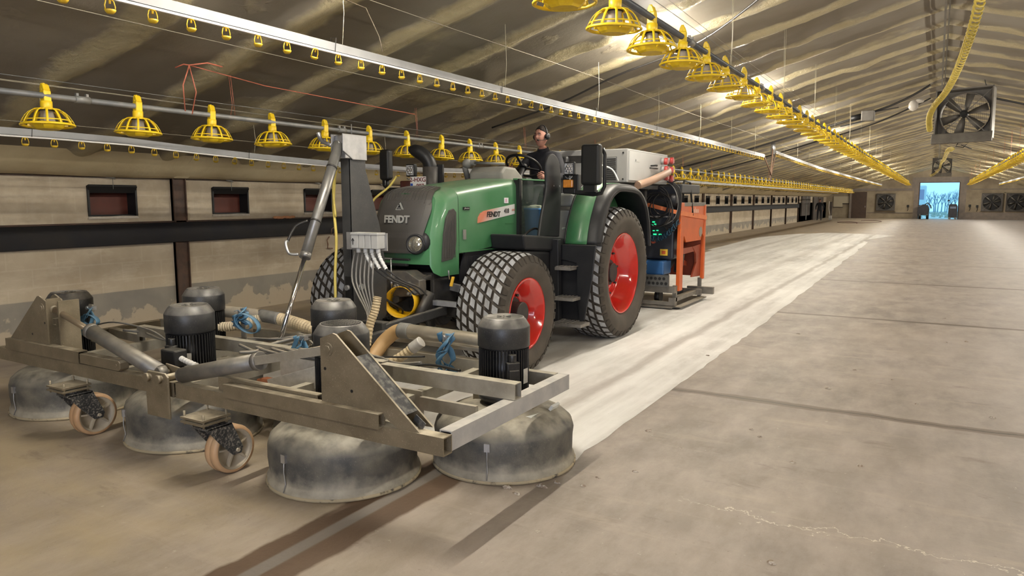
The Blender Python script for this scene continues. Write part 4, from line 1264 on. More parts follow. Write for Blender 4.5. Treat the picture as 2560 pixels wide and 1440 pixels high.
pipe([(-5.2, 3.42, .66), (-5.0, 3.40, .64), (-4.82, 3.36, .55), (-4.75, 3.3, .50)], .007, CABG, 'cable', GR, 6)
pipe([(-6.3, 3.44, .60), (-5.9, 3.42, .68), (-5.4, 3.42, .66), (-5.1, 3.40, .58)], .007, CABG, 'cable', GR, 6)
# little motor box with ribbed gland in front of the middle head
q = MB(); q.bb(-4.56, -4.40, 2.95, 3.05, .56, .68); jb = q.build('junction_box', MOTORF, GR, bevel=.012)
hose([(-4.40, 3.0, .62), (-4.33, 3.0, .605), (-4.24, 3.0, .59)], .02, mat('white_gland', (.6, .58, .54)), 'gland', jb, 10, .8)
# rusty spring hangers between heads
for (x, y) in ((-2.78, 3.36), (-4.02, 3.42), (-3.72, 3.44)):
    q = MB(); q.bb(x - .06, x + .06, y - .03, y + .03, .27, .44); q.bb(x - .10, x + .10, y - .035, y + .035, .40, .43); q.build('spring_hanger', RUST, GR, bevel=.01)
q = MB(); q.bb(-2.86, -2.66, 3.42, 3.44, .38, .53); q.cyl((-2.76, 3.40, .45), (-2.76, 3.45, .45), .022, 10); q.cyl((-2.76, 3.38, .45), (-2.76, 3.40, .45), .012, 8); q.bb(-2.66, -2.25, 3.40, 3.43, .42, .50); q.build('head_bracket', STEEL, GR)
q = MB(); q.box((-3.58, 3.30, .50), (.5, .02, .14), Matrix.Rotation(.2, 3, 'Z') @ Matrix.Rotation(-.3, 3, 'Y')); q.bb(-3.95, -3.45, 3.46, 3.52, .46, .60); q.build('cross_plate', PLATE, GR)

# mast with lifting cylinder and junction boxes (part of the grinder's hitch)
q = MB(); q.hollow((-4.50, 4.86, .42), (-4.50, 4.86, 2.26), .095, .20, .01, (0, 1, 0)); mo = q.build('mast', MASTM, GR)
q = MB(); q.prism([(4.93, .45), (5.20, .62), (5.22, 1.0), (5.13, 1.47), (5.02, 1.78), (4.95, 2.0), (4.95, 2.26), (4.76, 2.26), (4.76, .45)], 'x', -4.462, -4.450); q.prism([(4.93, .45), (5.20, .62), (5.22, 1.0), (5.13, 1.47), (5.02, 1.78), (4.95, 2.0), (4.95, 2.26), (4.76, 2.26), (4.76, .45)], 'x', -4.560, -4.548)
q.build('mast_side_plate', MASTM, mo)
q = MB(); q.bb(-4.565, -4.44, 4.70, 4.78, 2.06, 2.26); q.prism([(4.66, 2.12), (4.78, 2.05), (4.96, 2.05), (4.96, 2.27), (4.66, 2.27)], 'x', -4.58, -4.565); q.prism([(4.66, 2.12), (4.78, 2.05), (4.96, 2.05), (4.96, 2.27), (4.66, 2.27)], 'x', -4.445, -4.43)
q.build('mast_head', GALV, mo, bevel=.006)
q = MB(); q.cyl((-4.50, 4.755, .92), (-4.50, 4.72, .92), .024, 12); q.cyl((-4.455, 4.85, .92), (-4.43, 4.85, .92), .03, 12); q.cyl((-4.46, 4.80, 2.27), (-4.46, 4.80, 2.36), .006, 6); q.cyl((-4.41, 4.84, .92), (-4.43, 4.84, .92), .018, 6)
q.build('mast_bolt', GALV, mo)
q = MB(); q.bb(-4.535, -4.465, 4.748, 4.758, .78, 1.02); q.build('mast_slot', DARKPL, mo)
lc_ = ram((-4.52, 4.70, 2.18), (-4.32, 3.76, .55), .575, .043, .019, 'lift_cylinder', GR, barrel=mat('worn_grey_cylinder', (.17, .165, .16), (.28, .27, .25), 6, .35, .6), eye=True)
q = MB()
for t in (.12, .40): 
    A = Vector((-4.52, 4.70, 2.18)).lerp(Vector((-4.32, 3.76, .55)), t); D = (Vector((-4.32, 3.76, .55)) - Vector((-4.52, 4.70, 2.18))).normalized(); q.cyl(A, A + D * .015, .047, 20)
q.build('clamp_band', CABLE, lc_)
A = Vector((-4.52, 4.70, 2.18)); B = Vector((-4.32, 3.76, .55))
pt = lambda t, dx=0, dy=0, dz=0: A.lerp(B, t) + Vector((dx, dy, dz))
pipe([pt(.40, -.05, -.04), pt(.44, -.14, -.06, .02), pt(.50, -.17, -.08)], .012, CABLE, 'hydraulic_hose', lc_, 8)
pipe([pt(.50, -.17, -.08), pt(.53, -.17, -.08, .03), pt(.56, -.13, -.06), pt(.565, -.06, -.02)], .012, GALV, 'hose_fitting', lc_, 8)
pipe([pt(.0, -.16, -.08, .10), pt(.0, -.12, -.08, .03), pt(.02, -.02, -.05, .02)], .018, GALV, 'hose_fitting', lc_, 8)
q = MB(); q.box(B + Vector((0, 0, -.04)), (.12, .09, .07)); q.cyl(B - Vector((.10, 0, 0)), B + Vector((.10, 0, 0)), .028, 12); q.build('lower_clevis', GALV, lc_, bevel=.006)
pipe([(-4.62, 4.78, 2.1), (-4.66, 4.76, 1.7), (-4.62, 4.74, 1.35), (-4.63, 4.72, 1.0), (-4.61, 4.70, .55)], .013, mat('yellow_cable', (.60, .48, .12)), 'yellow_cable', mo, 8)
pipe([(-4.60, 4.76, 2.0), (-4.65, 4.75, 1.8), (-4.63, 4.75, 1.55)], .011, bpy.data.materials['yellow_cable'], 'yellow_cable', mo, 8)
# junction boxes
BOXG = mat('light_grey_box', (.42, .42, .41), (.36, .36, .35), 10, .5, dust=.3)
for i, (x0, x1) in enumerate(((-4.315, -4.235), (-4.228, -4.165), (-4.158, -4.095), (-4.088, -4.02))):
    q = MB(); q.bb(x0, x1, 4.60, 4.70, 1.29, 1.41); q.bb(x0 - .004, x1 + .004, 4.595, 4.705, 1.405, 1.425); bx = q.build('junction_box', BOXG, mo, bevel=.004)
    xm = (x0 + x1) / 2
    q = MB(); q.cyl((xm, 4.65, 1.25), (xm, 4.65, 1.29), .019, 10); q.build('cable_gland', mat('white_gland2', (.68, .68, .66)), bx)
    if i > 0:
        hose([(xm, 4.65, 1.27), (xm + .02, 4.65, 1.21), (xm + .075, 4.66, 1.12)], .017, bpy.data.materials['white_gland2'], 'cable_gland', bx, 10, .75)
        pipe([(xm + .075, 4.66, 1.12), (xm + .17, 4.75, 1.02), (xm + .22, 4.9, .95), (xm + .20, 5.05, .86)], .009, CABLE, 'cable', bx, 6)
q = MB(); q.bb(-4.46, -4.0, 4.70, 4.712, 1.27, 1.42); q.build('box_bracket', GALV, mo)
q = MB(); q.bar((-4.29, 4.597, 1.32), (-4.29, 4.597, 1.37), .006, .002, (0, 1, 0)); q.bar((-4.305, 4.597, 1.355), (-4.275, 4.597, 1.355), .006, .002, (0, 0, 1)); q.bar((-4.29, 4.597, 1.375), (-4.305, 4.597, 1.355), .005, .002, (0, 0, 1)); q.bar((-4.29, 4.597, 1.375), (-4.275, 4.597, 1.355), .005, .002, (0, 0, 1)); q.build('arrow_mark', DARKPL, mo)
for i in range(6):
    x = -4.33 + i * .045
    pipe([(x, 4.66, 1.26), (x + .02, 4.60, 1.0), (-4.10 + .012 * i, 4.55, .72), (-4.02, 4.35, .60)], .008, CABG, 'cable', mo, 6)
# linkage between mast and tractor nose
q = MB()
q.bar((-4.55, 4.9, .62), (-4.55, 5.75, .66), .10, .12); q.bar((-4.90, 4.9, .55), (-4.2, 4.9, .55), .10, .12); q.bar((-4.85, 4.9, .55), (-4.95, 5.7, .62), .05, .09); q.bar((-4.22, 4.9, .55), (-4.12, 5.7, .62), .05, .09)
q.bar((-4.9, 4.9, .5), (-4.7, 4.25, .52), .07, .08); q.bar((-4.2, 4.9, .5), (-4.1, 4.25, .52), .07, .08)
q.build('hitch_frame', MASTM, GR, bevel=.01)

# ================================================================== TRACTOR
GREEN = mat('green_tractor_paint', (.048, .178, .072), (.072, .20, .095), 3, .38, .0, dust=.5, dustc=(.27, .30, .22), coat=.12)
GREEND = mat('green_paint_dusty', (.045, .17, .06), (.07, .2, .09), 4, .45, dust=.4, dustc=(.25, .28, .2))
CHAR = mat('charcoal_plastic', (.011, .0115, .014), (.018, .018, .020), 6, .45, dust=.3, dustc=(.11, .105, .10), spec=.35)
GRILLE = mat('dusty_dark_grille', (.055, .051, .047), (.042, .039, .036), 4, .5, .1, dust=.3, dustc=(.22, .2, .17))
REDW = mat('glossy_red_rim', (.62, .018, .012), (.52, .014, .010), 3, .16, coat=.8)
TYRE = mat('dusty_tyre_rubber', (.050, .041, .032), (.075, .061, .047), 5, .75, bump=.1, bscale=50)
TREADD = mat('dark_tread_groove', (.030, .024, .018), (.05, .04, .03), 9, .8)
TREADT = mat('worn_lug_tops_painted_sheen', (.36, .37, .39), (.22, .22, .22), 14, .55)  # worn dusty tops; reflected lamp light painted in as a paler tone
IRON = mat('black_chassis_iron', (.022, .022, .024), (.05, .046, .042), 8, .5, .3, dust=.4, dustc=(.25, .22, .19))
GREYP = mat('grey_interior_plastic', (.17, .165, .15), (.21, .20, .18), 5, .55)
GLASS = None
def glass_mat(name, tint, rough=.03, alpha=.25):
    m, nt, b = new_mat(name)
    b.inputs['Base Color'].default_value = (*tint, 1); b.inputs['Roughness'].default_value = rough
    b.inputs['Alpha'].default_value = alpha; b.inputs['Specular IOR Level'].default_value = .6
    return m
GLASS = glass_mat('tinted_glass', (.10, .13, .11))
T0 = Vector((-4.55, 7.2, 0))
TR = thing('tractor', T0, 'green tractor with cut-off roof, red wheels and driver, in the middle of the barn', 'tractor')
TX = -4.55

def wheel(x, y, R, wd, rimR, sgn, nm, N, rows, steer=0):
    """x = outer face, sgn = +1: outer face looks +x"""
    c = Vector((x - sgn * wd / 2, y, R - .012))
    root = MB()
    h = wd / 2
    prof = [(rimR - .005, -h * .80), (rimR + .02, -h * .88), (rimR + .06, -h * .98), ((R + rimR) / 2, -h * 1.06), (R - .09, -h * 1.0), (R - .045, -h * .90), (R - .028, -h * .6), (R - .022, 0), (R - .028, h * .6), (R - .045, h * .90), (R - .09, h * 1.0), ((R + rimR) / 2, h * 1.06), (rimR + .06, h * .98), (rimR + .02, h * .88), (rimR - .005, h * .80)]
    root.lathe(prof, c, (1, 0, 0), 64)
    wo = root.build(nm, TYRE, TR)
    # lug blocks, six staggered rows; the row next to the shoulder wraps over it
    bl = MB()
    for rw in range(rows):
        u0 = -h * .95 + (2 * h * .95) * rw / rows; u1 = -h * .95 + (2 * h * .95) * (rw + 1) / rows
        g = .014
        for k_ in range(N):
            a0 = 2 * pi * (k_ + .5 * rw) / N
            da = 2 * pi / N
            sk = da * .30
            a1 = a0 + da * .68
            def P(u, a, r):
                return Vector((c.x + u, c.y + r * cos(a), c.z + r * sin(a)))
            def rr(u):
                e = abs(u) / h
                return R - .035 * max(0, (e - .45) / .5) ** 2
            q = [(u0 + g, a0), (u1 - g, a0 + sk), (u1 - g, a1 + sk), (u0 + g, a1)]
            top = [P(u, a, rr(u)) for u, a in q]
            bot = [P(u * 1.0, a, R - .05) for u, a in [(u0 + g * .3, a0 - da * .05), (u1 - g * .3, a0 + sk - da * .05), (u1 - g * .3, a1 + sk + da * .05), (u0 + g * .3, a1 + da * .05)]]
            bl.add(top + bot, [(0, 1, 2, 3)], False, 1)
            o = len(bl.v) - 8
            for i in range(4):
                j = (i + 1) % 4
                bl.f.append([o + i, o + j, o + 4 + j, o + 4 + i]); bl.sm.append(False); bl.mi.append(0)
            # shoulder lug on the sidewall
            if rw in (0, rows - 1):
                s_ = -1 if rw == 0 else 1
                ue = s_ * h * .95
                aa, ab = a0 + (sk if rw == 0 else sk), a1 + sk
                v = [P(ue, aa, rr(ue)), P(ue, ab, rr(ue)), P(s_ * h * 1.035, aa + da * .1, R - .095), P(s_ * h * 1.035, ab - da * .1, R - .095),
                     P(ue * .96, aa, R - .06), P(ue * .96, ab, R - .06), P(s_ * h * .99, aa, R - .10), P(s_ * h * .99, ab, R - .10)]
                bl.add(v, [(0, 1, 3, 2), (0, 2, 6, 4), (1, 5, 7, 3), (2, 3, 7, 6)], False, 0)
    bl.build('tread_lugs', [TREADD, TREADT], wo)
    # rim
    rm = MB(); s_ = sgn
    rp_ = [(rimR + .012, h * .86), (rimR + .012, h * .90), (rimR - .01, h * .88), (rimR - .02, h * .72), (rimR - .05, h * .68), (rimR - .055, h * .50), (rimR - .085, h * .40), (rimR - .09, h * .10), (rimR - .13, h * .0), (rimR * .55, h * .10), (rimR * .40, h * .16), (.001, h * .16)]
    if s_ < 0: rp_ = [(a_, -b_) for a_, b_ in rp_]
    rm.lathe(rp_, c, (1, 0, 0), 56)
    ri = rm.build('rim', REDW, wo)
    hb = MB(); hh = h * .16
    hb.cyl(c + Vector((s_ * hh, 0, 0)), c + Vector((s_ * (hh + (.13 if R < .7 else .07)), 0, 0)), .115 if R < .7 else .12, 24)
    hb.cyl(c + Vector((s_ * hh, 0, 0)), c + Vector((s_ * (hh + .02), 0, 0)), .16, 24)
    hb.build('hub', IRON, ri, bevel=.008)
    nb_ = 8
    for k_ in range(nb_):
        bo = MB()
        a = 2 * pi * k_ / nb_ + .2; rr_ = rimR * .56
        p = c + Vector((s_ * (h * .10), rr_ * cos(a), rr_ * sin(a))); bo.cyl(p, p + Vector((s_ * .03, 0, 0)), .015, 6)
        bo.build('wheel_nut', IRON, ri)
    return wo
FR, RR = .605, .815
wheel(-3.35, 6.04, FR, .50, .345, 1, 'front_wheel', 34, 6)
wheel(-5.75, 6.04, FR, .50, .345, -1, 'front_wheel', 34, 6)
wheel(-3.25, 8.29, RR, .55, .485, 1, 'rear_wheel', 40, 6)
wheel(-5.85, 8.29, RR, .55, .485, -1, 'rear_wheel', 40, 6)

# hood: lofted sections along y
def hood_sec(y, w, zt, zb, cr, n=6):
    """half outline left->right across the top"""
    pts = [(-w, zb), (-w * 1.0, zb + (zt - cr - zb) * .5), (-w * .985, zt - cr)]
    for k_ in range(1, n + 1):
        a = pi - (pi / 2) * k_ / n
        pts.append((-w * .985 + cr + cr * cos(a), zt - cr + cr * sin(a)))
    pts.append((0, zt + .012))
    full = pts + [(-a, b) for a, b in reversed(pts[:-1])]
    return [Vector((TX + a, y, b)) for a, b in full]
def loft(secs, m_, smooth=True, cap0=False, cap1=False):
    n = len(secs[0]); vs = [p for s_ in secs for p in s_]
    m_.add(vs, [(i * n + k_, i * n + k_ + 1, (i + 1) * n + k_ + 1, (i + 1) * n + k_) for i in range(len(secs) - 1) for k_ in range(n - 1)], smooth)
    if cap0: m_.f.append(list(range(len(m_.v) - len(vs), len(m_.v) - len(vs) + n))); m_.sm.append(False); m_.mi.append(0)
    if cap1: m_.f.append(list(range(len(m_.v) - n, len(m_.v)))[::-1]); m_.sm.append(False); m_.mi.append(0)
def lean(y0, y1, w, zt, zb, cr):
    """front section that leans: lower part at y0, top at y1"""
    s_ = hood_sec(0, w, zt, zb, cr)
    out = []
    for p in s_:
        f = max(0, min(1, (p.z - 1.25) / (zt - 1.25)))
        y = y0 + (y1 - y0) * f ** 1.6
        e = abs(p.x - TX) / w
        y += .055 * e ** 2.5 
        out.append(Vector((p.x, y, p.z)))
    return out
q = MB()
S0 = lean(5.49, 5.66, .355, 1.755, 1.075, .10)
S1 = lean(5.50, 5.74, .395, 1.785, 1.00, .13)
S2 = lean(5.60, 5.86, .415, 1.80, .955, .13)
S3 = hood_sec(5.955, .42, 1.825, .955, .12)
loft([S0, S1, S2, S3], q)
# front face closing: fan between left and right of S0
n = len(S0); o = len(q.v)
rows = []
for k_ in range(n // 2 + 1):
    a, b = S0[k_], S0[n - 1 - k_]
    rows.append([a.lerp(b, t) + Vector((0, -.035 * (1 - (2 * t - 1) ** 2), 0)) for t in (0, .1, .25, .4, .5, .6, .75, .9, 1)])
vs = [p for r_ in rows for p in r_]
q.add(vs, [(i * 9 + j, i * 9 + j + 1, (i + 1) * 9 + j + 1, (i + 1) * 9 + j) for i in range(len(rows) - 1) for j in range(8)], True)
hoodn = q.build('hood_nose', GREEN, TR)
q = MB()
loft([hood_sec(5.968, .415, 1.822, 1.165, .12), hood_sec(6.4, .42, 1.87, 1.185, .11), hood_sec(6.9, .425, 1.92, 1.225, .10), hood_sec(7.12, .425, 1.94, 1.245, .10)], q, True, False, False)
hood = q.build('hood', GREEN, TR)
q = MB(); loft([hood_sec(5.95, .40, 1.80, .97, .12), hood_sec(5.975, .40, 1.80, .97, .12)], q, True, True, True); q.build('inner_liner', CHAR, TR)
# dark grille: front face offset + slats, wraps onto the top
def nose_y(z, xx):
    f = max(0, min(1, (z - 1.25) / (1.755 - 1.25)))
    y = 5.49 + .17 * f ** 1.6
    e = min(1, abs(xx) / .355)
    return y + .055 * e ** 2.5 - .035 * (1 - (xx / .355) ** 2 if abs(xx) < .355 else 0)
q = MB()
NX, NZ = 26, 14
def gf(u, v):
    z = 1.185 + (1.70 - 1.185) * v
    w = .345 - .075 * (1 - v) ** 1.3 - .035 * max(0, (v - .75) / .25) ** 2
    x = -w + 2 * w * u
    return (TX + x, nose_y(z, x) - .010, z)
q.grid(gf, NX, NZ)
gr = q.build('front_grille', GRILLE, hoodn)
q = MB()
def gt(u, v):
    w = .315 - .08 * v ** 2
    x = -w + 2 * w * u
    # from the face over the top edge
    P = [(nose_y(1.67, 0) + .012, 1.67), (5.645, 1.757), (5.70, 1.800), (5.80, 1.820), (5.90, 1.834)]
    t = v * 4; i = min(3, int(t)); f = t - i
    y = P[i][0] * (1 - f) + P[i + 1][0] * f; z = P[i][1] * (1 - f) + P[i + 1][1] * f
    return (TX + x, y + .03 * (abs(x) / .3) ** 2, z + .006 - .022 * (abs(x) / .3) ** 3)
q.grid(gt, 20, 12)
for k_ in range(14):
    u = .10 + .8 * k_ / 13
    pts = [Vector(gt(u, v / 8)) + Vector((0, -.004, .004)) for v in range(0, 9)]
    q.tube(pts, .004, 4)
q.build('top_grille', GRILLE, hoodn)
q = MB()
for k_ in range(40):
    x = -.27 + .54 * k_ / 39
    q.tube([(TX + x, nose_y(z, x) - .011, z) for z in (1.20, 1.35, 1.5, 1.62, 1.69)], .0016, 3, caps=False)
q.build('grille_bars', mat('grey_grille_wire', (.075, .07, .066)), gr)
# headlight
for s_ in (1, -1):
    hx = TX + s_ * .225
    yb = nose_y(1.28, s_ * .225)
    q = MB(); q.lathe([(.001, 0), (.10, 0), (.105, .02), (.095, .045), (.082, .05), (.076, .03), (.001, .022)], (hx + s_ * .0, yb + .035, 1.275), (s_ * .25, -1, .08), 28)
    q.ball((hx + s_ * .05, yb + .065, 1.295), .10, 14, sc=(.9, .5, .95))
    hl = q.build('headlight', CHAR, hoodn)
    q = MB(); q.lathe([(.001, .062), (.03, .060), (.06, .052), (.076, .04)], (hx, yb + .035, 1.275), (s_ * .25, -1, .08), 28); q.build('lens', mat('headlamp_lens', (.60, .58, .50), (.38, .36, .30), 9, .10, .75, lo=.45, hi=.55), hl)
# lower green lip with slot
q = MB(); q.bb(TX - .19, TX + .19, 5.435, 5.47, 1.115, 1.135); q.bb(TX - .16, TX + .16, 5.435, 5.475, 1.06, 1.085); q.build('bumper_slot', CHAR, hoodn, bevel=.006)
# side grille of the nose
def sidepanel(s_):
    q = MB(); x = TX + s_ * .428
    pts = [(5.66, 1.10), (5.83, 1.115), (5.875, 1.18), (5.90, 1.30), (5.90, 1.58), (5.86, 1.615), (5.80, 1.60), (5.74, 1.52), (5.69, 1.36)]
    q.prism(pts, 'x', x - .02, x + .004 * s_)
    for k_ in range(7):
        y = 5.70 + .028 * k_; z1 = 1.38 + .030 * k_
        q.bb(x, x + .010 * s_, y, y + .006, 1.13, min(z1, 1.58))
    q.build('side_grille', GRILLE, hoodn, bevel=.004)
for s_ in (1, -1): sidepanel(s_)
# emblem and lettering
SILV = mat('silver_letters', (.62, .62, .60), None, rough=.3, metal=.6)
BLK = mat('black_letters', (.012, .012, .012))
text_part('brand_letters', 'FENDT', .098, SILV, hoodn, (TX + .005, nose_y(1.51, 0) - .022, 1.51), radians(84), 0, .006, 1.02, .0035)
q = MB(); ye = nose_y(1.63, 0) - .02
q.prism([(TX - .048, 1.60), (TX + .055, 1.60), (TX + .016, 1.675), (TX + .004, 1.675)], 'y', ye + .004, ye + .014)
em = q.build('emblem', CHAR, hoodn)
q = MB(); q.bar((TX + .048, ye, 1.607), (TX + .014, ye, 1.674), .008, .006, (0, 1, 0)); q.bar((TX + .034, ye, 1.607), (TX + .004, ye, 1.668), .006, .006, (0, 1, 0)); q.bar((TX - .044, ye, 1.607), (TX - .01, ye, 1.65), .006, .006, (0, 1, 0)); q.bar((TX - .044, ye, 1.606), (TX + .02, ye, 1.606), .006, .010, (0, 1, 0)); q.bar((TX - .02, ye, 1.622), (TX + .012, ye, 1.622), .004, .006, (0, 1, 0))
q.build('emblem_stripes', SILV, em)
xs = TX + .4265
STRIPE = new_mat('red_white_stripe')
def stripe_mat():
    m, nt, b = STRIPE
    tc = nd(nt, 'ShaderNodeTexCoord').outputs['Object']
    s = nd(nt, 'ShaderNodeSeparateXYZ'); nt.links.new(tc, s.inputs[0])
    d = mth(nt, 'ADD', s.outputs[1], mth(nt, 'MULTIPLY', s.outputs[2], -1.1))
    c = mixc(nt, (.60, .20, .12), (.60, .60, .58), ramp(nt, d, 4.72, 4.98))
    nt.links.new(c, b.inputs['Base Color']); b.inputs['Roughness'].default_value = .35
    return m
q = MB(); q.prism([(6.30, 1.46), (7.06, 1.545), (7.06, 1.655), (6.42, 1.585), (6.35, 1.56), (6.31, 1.52)], 'x', xs - .012, xs + .003)
sp_ = q.build('side_stripe', stripe_mat(), hood)
text_part('side_letters', 'FENDT', .078, BLK, sp_, (xs + .006, 6.60, 1.545), radians(90), radians(90), .001, 1.12, .0025, shear=.12)
text_part('model_number', '418', .070, BLK, sp_, (xs + .006, 6.875, 1.578), radians(90), radians(90), .001, 1.0, .0015)
text_part('vario_script', 'vario', .050, mat('pale_red_letters', (.45, .20, .14)), sp_, (xs + .006, 7.02, 1.592), radians(90), radians(90), .001, .7, .0, shear=.5)
q = MB(); q.bb(xs - .01, xs + .003, 6.84, 6.92, 1.665, 1.725); st_ = q.build('sticker', mat('white_sticker', (.70, .68, .70)), hood)
q = MB(); q.bb(xs, xs + .004, 6.855, 6.88, 1.675, 1.715); q.build('sticker_print', mat('pink_print', (.55, .25, .38)), st_)
q = MB(); q.bb(xs - .012, xs - .001, 6.04, 6.15, 1.60, 1.63); bd = q.build('small_badge', DARKPL, hood)
q = MB(); q.bb(xs - .001, xs + .001, 6.06, 6.14, 1.611, 1.618); q.bar((xs, 6.05, 1.606), (xs, 6.07, 1.625), .004, .002, (1, 0, 0)); q.build('badge_mark', SILV, bd)
q = MB(); q.bb(xs - .008, xs + .006, 6.03, 6.075, 1.30, 1.40); q.build('hood_latch', GREYP, hood, bevel=.003)
q = MB(); q.bb(xs - .012, xs + .002, 5.99, 7.11, 1.168, 1.18); q.bb(xs - .008, xs + .003, 6.86, 7.05, 1.435, 1.445); q.build('hood_seam', GREEND, hood)

# lower side panel (dark mesh), chassis, front axle carrier
for s_ in (1, -1):
    q = MB()
    x = TX + s_ * .40
    q.prism([(5.99, .96), (6.08, 1.165), (7.1, 1.24), (7.1, 1.0), (6.5, .90), (6.0, .88)], 'x', x - .01, x + .01)
    for k_ in range(12):
        q.bb(x + s_ * .010, x + s_ * .016, 6.12 + k_ * .028, 6.135 + k_ * .028, 1.02, 1.12)
    q.build('engine_side_panel', CHAR, TR)
q = MB(); q.bb(TX - .34, TX + .34, 5.62, 7.4, .70, .99); q.bb(TX - .28, TX + .28, 5.50, 5.72, .74, .97); q.bb(TX - .36, TX + .36, 5.60, 6.0, .62, .93)
q.prism([(5.46, .96), (5.60, .98), (5.60, .55), (5.66, .46), (5.56, .44), (5.48, .60)], 'x', TX + .30, TX + .36); q.prism([(5.46, .96), (5.60, .98), (5.60, .55), (5.66, .46), (5.56, .44), (5.48, .60)], 'x', TX - .36, TX - .30)
q.bb(TX - .30, TX + .30, 7.4, 8.9, .55, 1.15)
q.build('chassis', IRON, TR, bevel=.02)
q = MB(); q.bb(TX - .75, TX + .75, 5.96, 6.12, .50, .66); q.cyl((TX - .18, 6.04, .56), (TX + .18, 6.04, .56), .17, 18); q.bb(TX + .45, TX + .62, 5.92, 6.16, .48, .76); q.bb(TX - .62, TX - .45, 5.92, 6.16, .48, .76); q.build('front_axle', IRON, TR, bevel=.02)
q = MB(); q.bb(TX - .95, TX + .95, 8.2, 8.38, .68, .90)
q.build('rear_axle', IRON, TR, bevel=.02)
q = MB(); q.bar((TX + .36, 5.9, .83), (TX + .75, 5.80, .80), .05, .07); q.bar((TX + .34, 5.62, .70), (TX + .62, 5.72, .68), .05, .05); q.build('steering_rod', GALV, TR)
# front linkage: cast cluster, valves
q = MB(); q.prism([(TX - .34, 1.00), (TX + .20, 1.02), (TX + .36, .94), (TX + .36, .80), (TX + .1, .76), (TX - .34, .80)], 'y', 5.38, 5.56)
for (a_, b_) in ((-.2, .93), (-.08, .90), (.05, .95), (.14, .88), (.24, .90), (.30, .82)):
    q.cyl((TX + a_, 5.30, b_), (TX + a_, 5.40, b_), .028, 10); q.cyl((TX + a_, 5.27, b_), (TX + a_, 5.30, b_), .018, 6)
q.build('front_linkage_block', mat('oily_cast_iron', (.12, .115, .11), (.2, .18, .15), 12, .45, .5), TR, bevel=.01)
q = MB(); q.cyl((TX + .06, 5.33, .80), (TX + .06, 5.33, 1.14), .006, 6); q.cyl((TX + .06, 5.33, .88), (TX + .06, 5.33, .93), .012, 8); q.bar((TX - .06, 5.33, 1.14), (TX + .07, 5.33, 1.14), .012, .012); q.build('linkage_pin', GALV, TR)
q = MB(); q.tube([(TX - .22, 5.2, .80), (TX - .16, 5.2, .80), (TX - .15, 5.2, .66), (TX - .20, 5.2, .62), (TX - .25, 5.2, .63)], .008, 6); q.build('linkage_hook', GALV, TR)
# yellow PTO guard funnel
q = MB(); q.lathe([(.12, .24), (.145, .19), (.150, 0), (.146, 0), (.140, .19), (.115, .24)], (TX + .21, 5.26, .735), (-.35, 1, -.05), 32); q.build('pto_guard', mat('yellow_guard', (.72, .42, .01), (.55, .32, .01), 8, .35), TR)
q = MB(); q.cyl((TX + .10, 5.34, .745), (TX + .04, 5.52, .74), .035, 12); q.cyl((TX + .30, 5.35, .50), (TX + .40, 5.5, .82), .045, 14); q.cyl((TX + .28, 5.32, .45), (TX + .31, 5.36, .52), .07, 14); q.build('pto_shaft', IRON, TR)
for k_ in range(7):
    random.seed(40 + k_)
    a = Vector((TX - .30 + .05 * k_, 5.30, .90)); b = Vector((TX - .15 + .03 * k_, 5.45, .52))
    pipe([a, a + Vector((.05, -.08, -.12)), b + Vector((-.08 + .03 * k_, -.05, .12)), b], .011, CABLE, 'hydraulic_hose', TR, 6)
q = MB(); q.bar((TX + .50, 5.74, .95), (TX + .50, 5.70, .86), .03, .012); q.build('yellow_tap', mat('amber_tap', (.65, .38, .03)), TR)
q = MB(); q.cyl((TX + .48, 5.70, .93), (TX + .50, 5.66, 1.02), .008, 6); q.build('tap_lever', GALV, TR)

# side tank, steps
q = MB(); q.prism([(6.52, 1.34), (7.45, 1.27), (7.56, 1.22), (7.62, 1.10), (6.56, 1.18)], 'x', -4.12, -3.70); q.build('battery_box', CHAR, TR, bevel=.02)
q = MB(); q.prism([(6.62, 1.165), (7.62, 1.09), (7.62, .42), (7.52, .33), (7.0, .36), (6.78, .60), (6.66, .92)], 'x', -4.12, -3.74); q.build('fuel_tank', CHAR, TR, bevel=.03)
q = MB()
for z in (.78, .64, .50): q.bb(-3.79, -3.72, 7.30, 7.62, z, z + .035)
q.build('tank_ribs', CHAR, TR, bevel=.006)
q = MB()
q.prism([(-3.70, 1.20), (-3.22, 1.20), (-3.262, .813), (-3.35, .35), (-3.41, .31), (-3.45, .60), (-3.46, .99), (-3.60, 1.02), (-3.70, 1.02)], 'y', 7.30, 7.325)
q.prism([(7.18, 1.26), (7.26, 1.26), (7.30, .28), (7.22, .28)], 'x', -3.74, -3.63)
q.bb(-3.72, -3.36, 7.33, 7.35, .34, 1.1)
q.build('step_frame', CHAR, TR, bevel=.008)
STEPM = mat('worn_step_plate', (.16, .15, .14), (.24, .22, .2), 14, .5, .3)
for (z, x1, ya, yb) in ((.94, -3.45, 7.12, 7.30), (.60, -3.40, 7.10, 7.30), (.315, -3.29, 7.08, 7.32)):
    q = MB(); q.bb(-3.64, x1, ya, yb, z - .018, z + .018)
    for k_ in range(5): q.bb(-3.63 + k_ * .045, -3.61 + k_ * .045, ya, yb, z + .018, z + .026)
    q.build('step', STEPM, TR, bevel=.006)

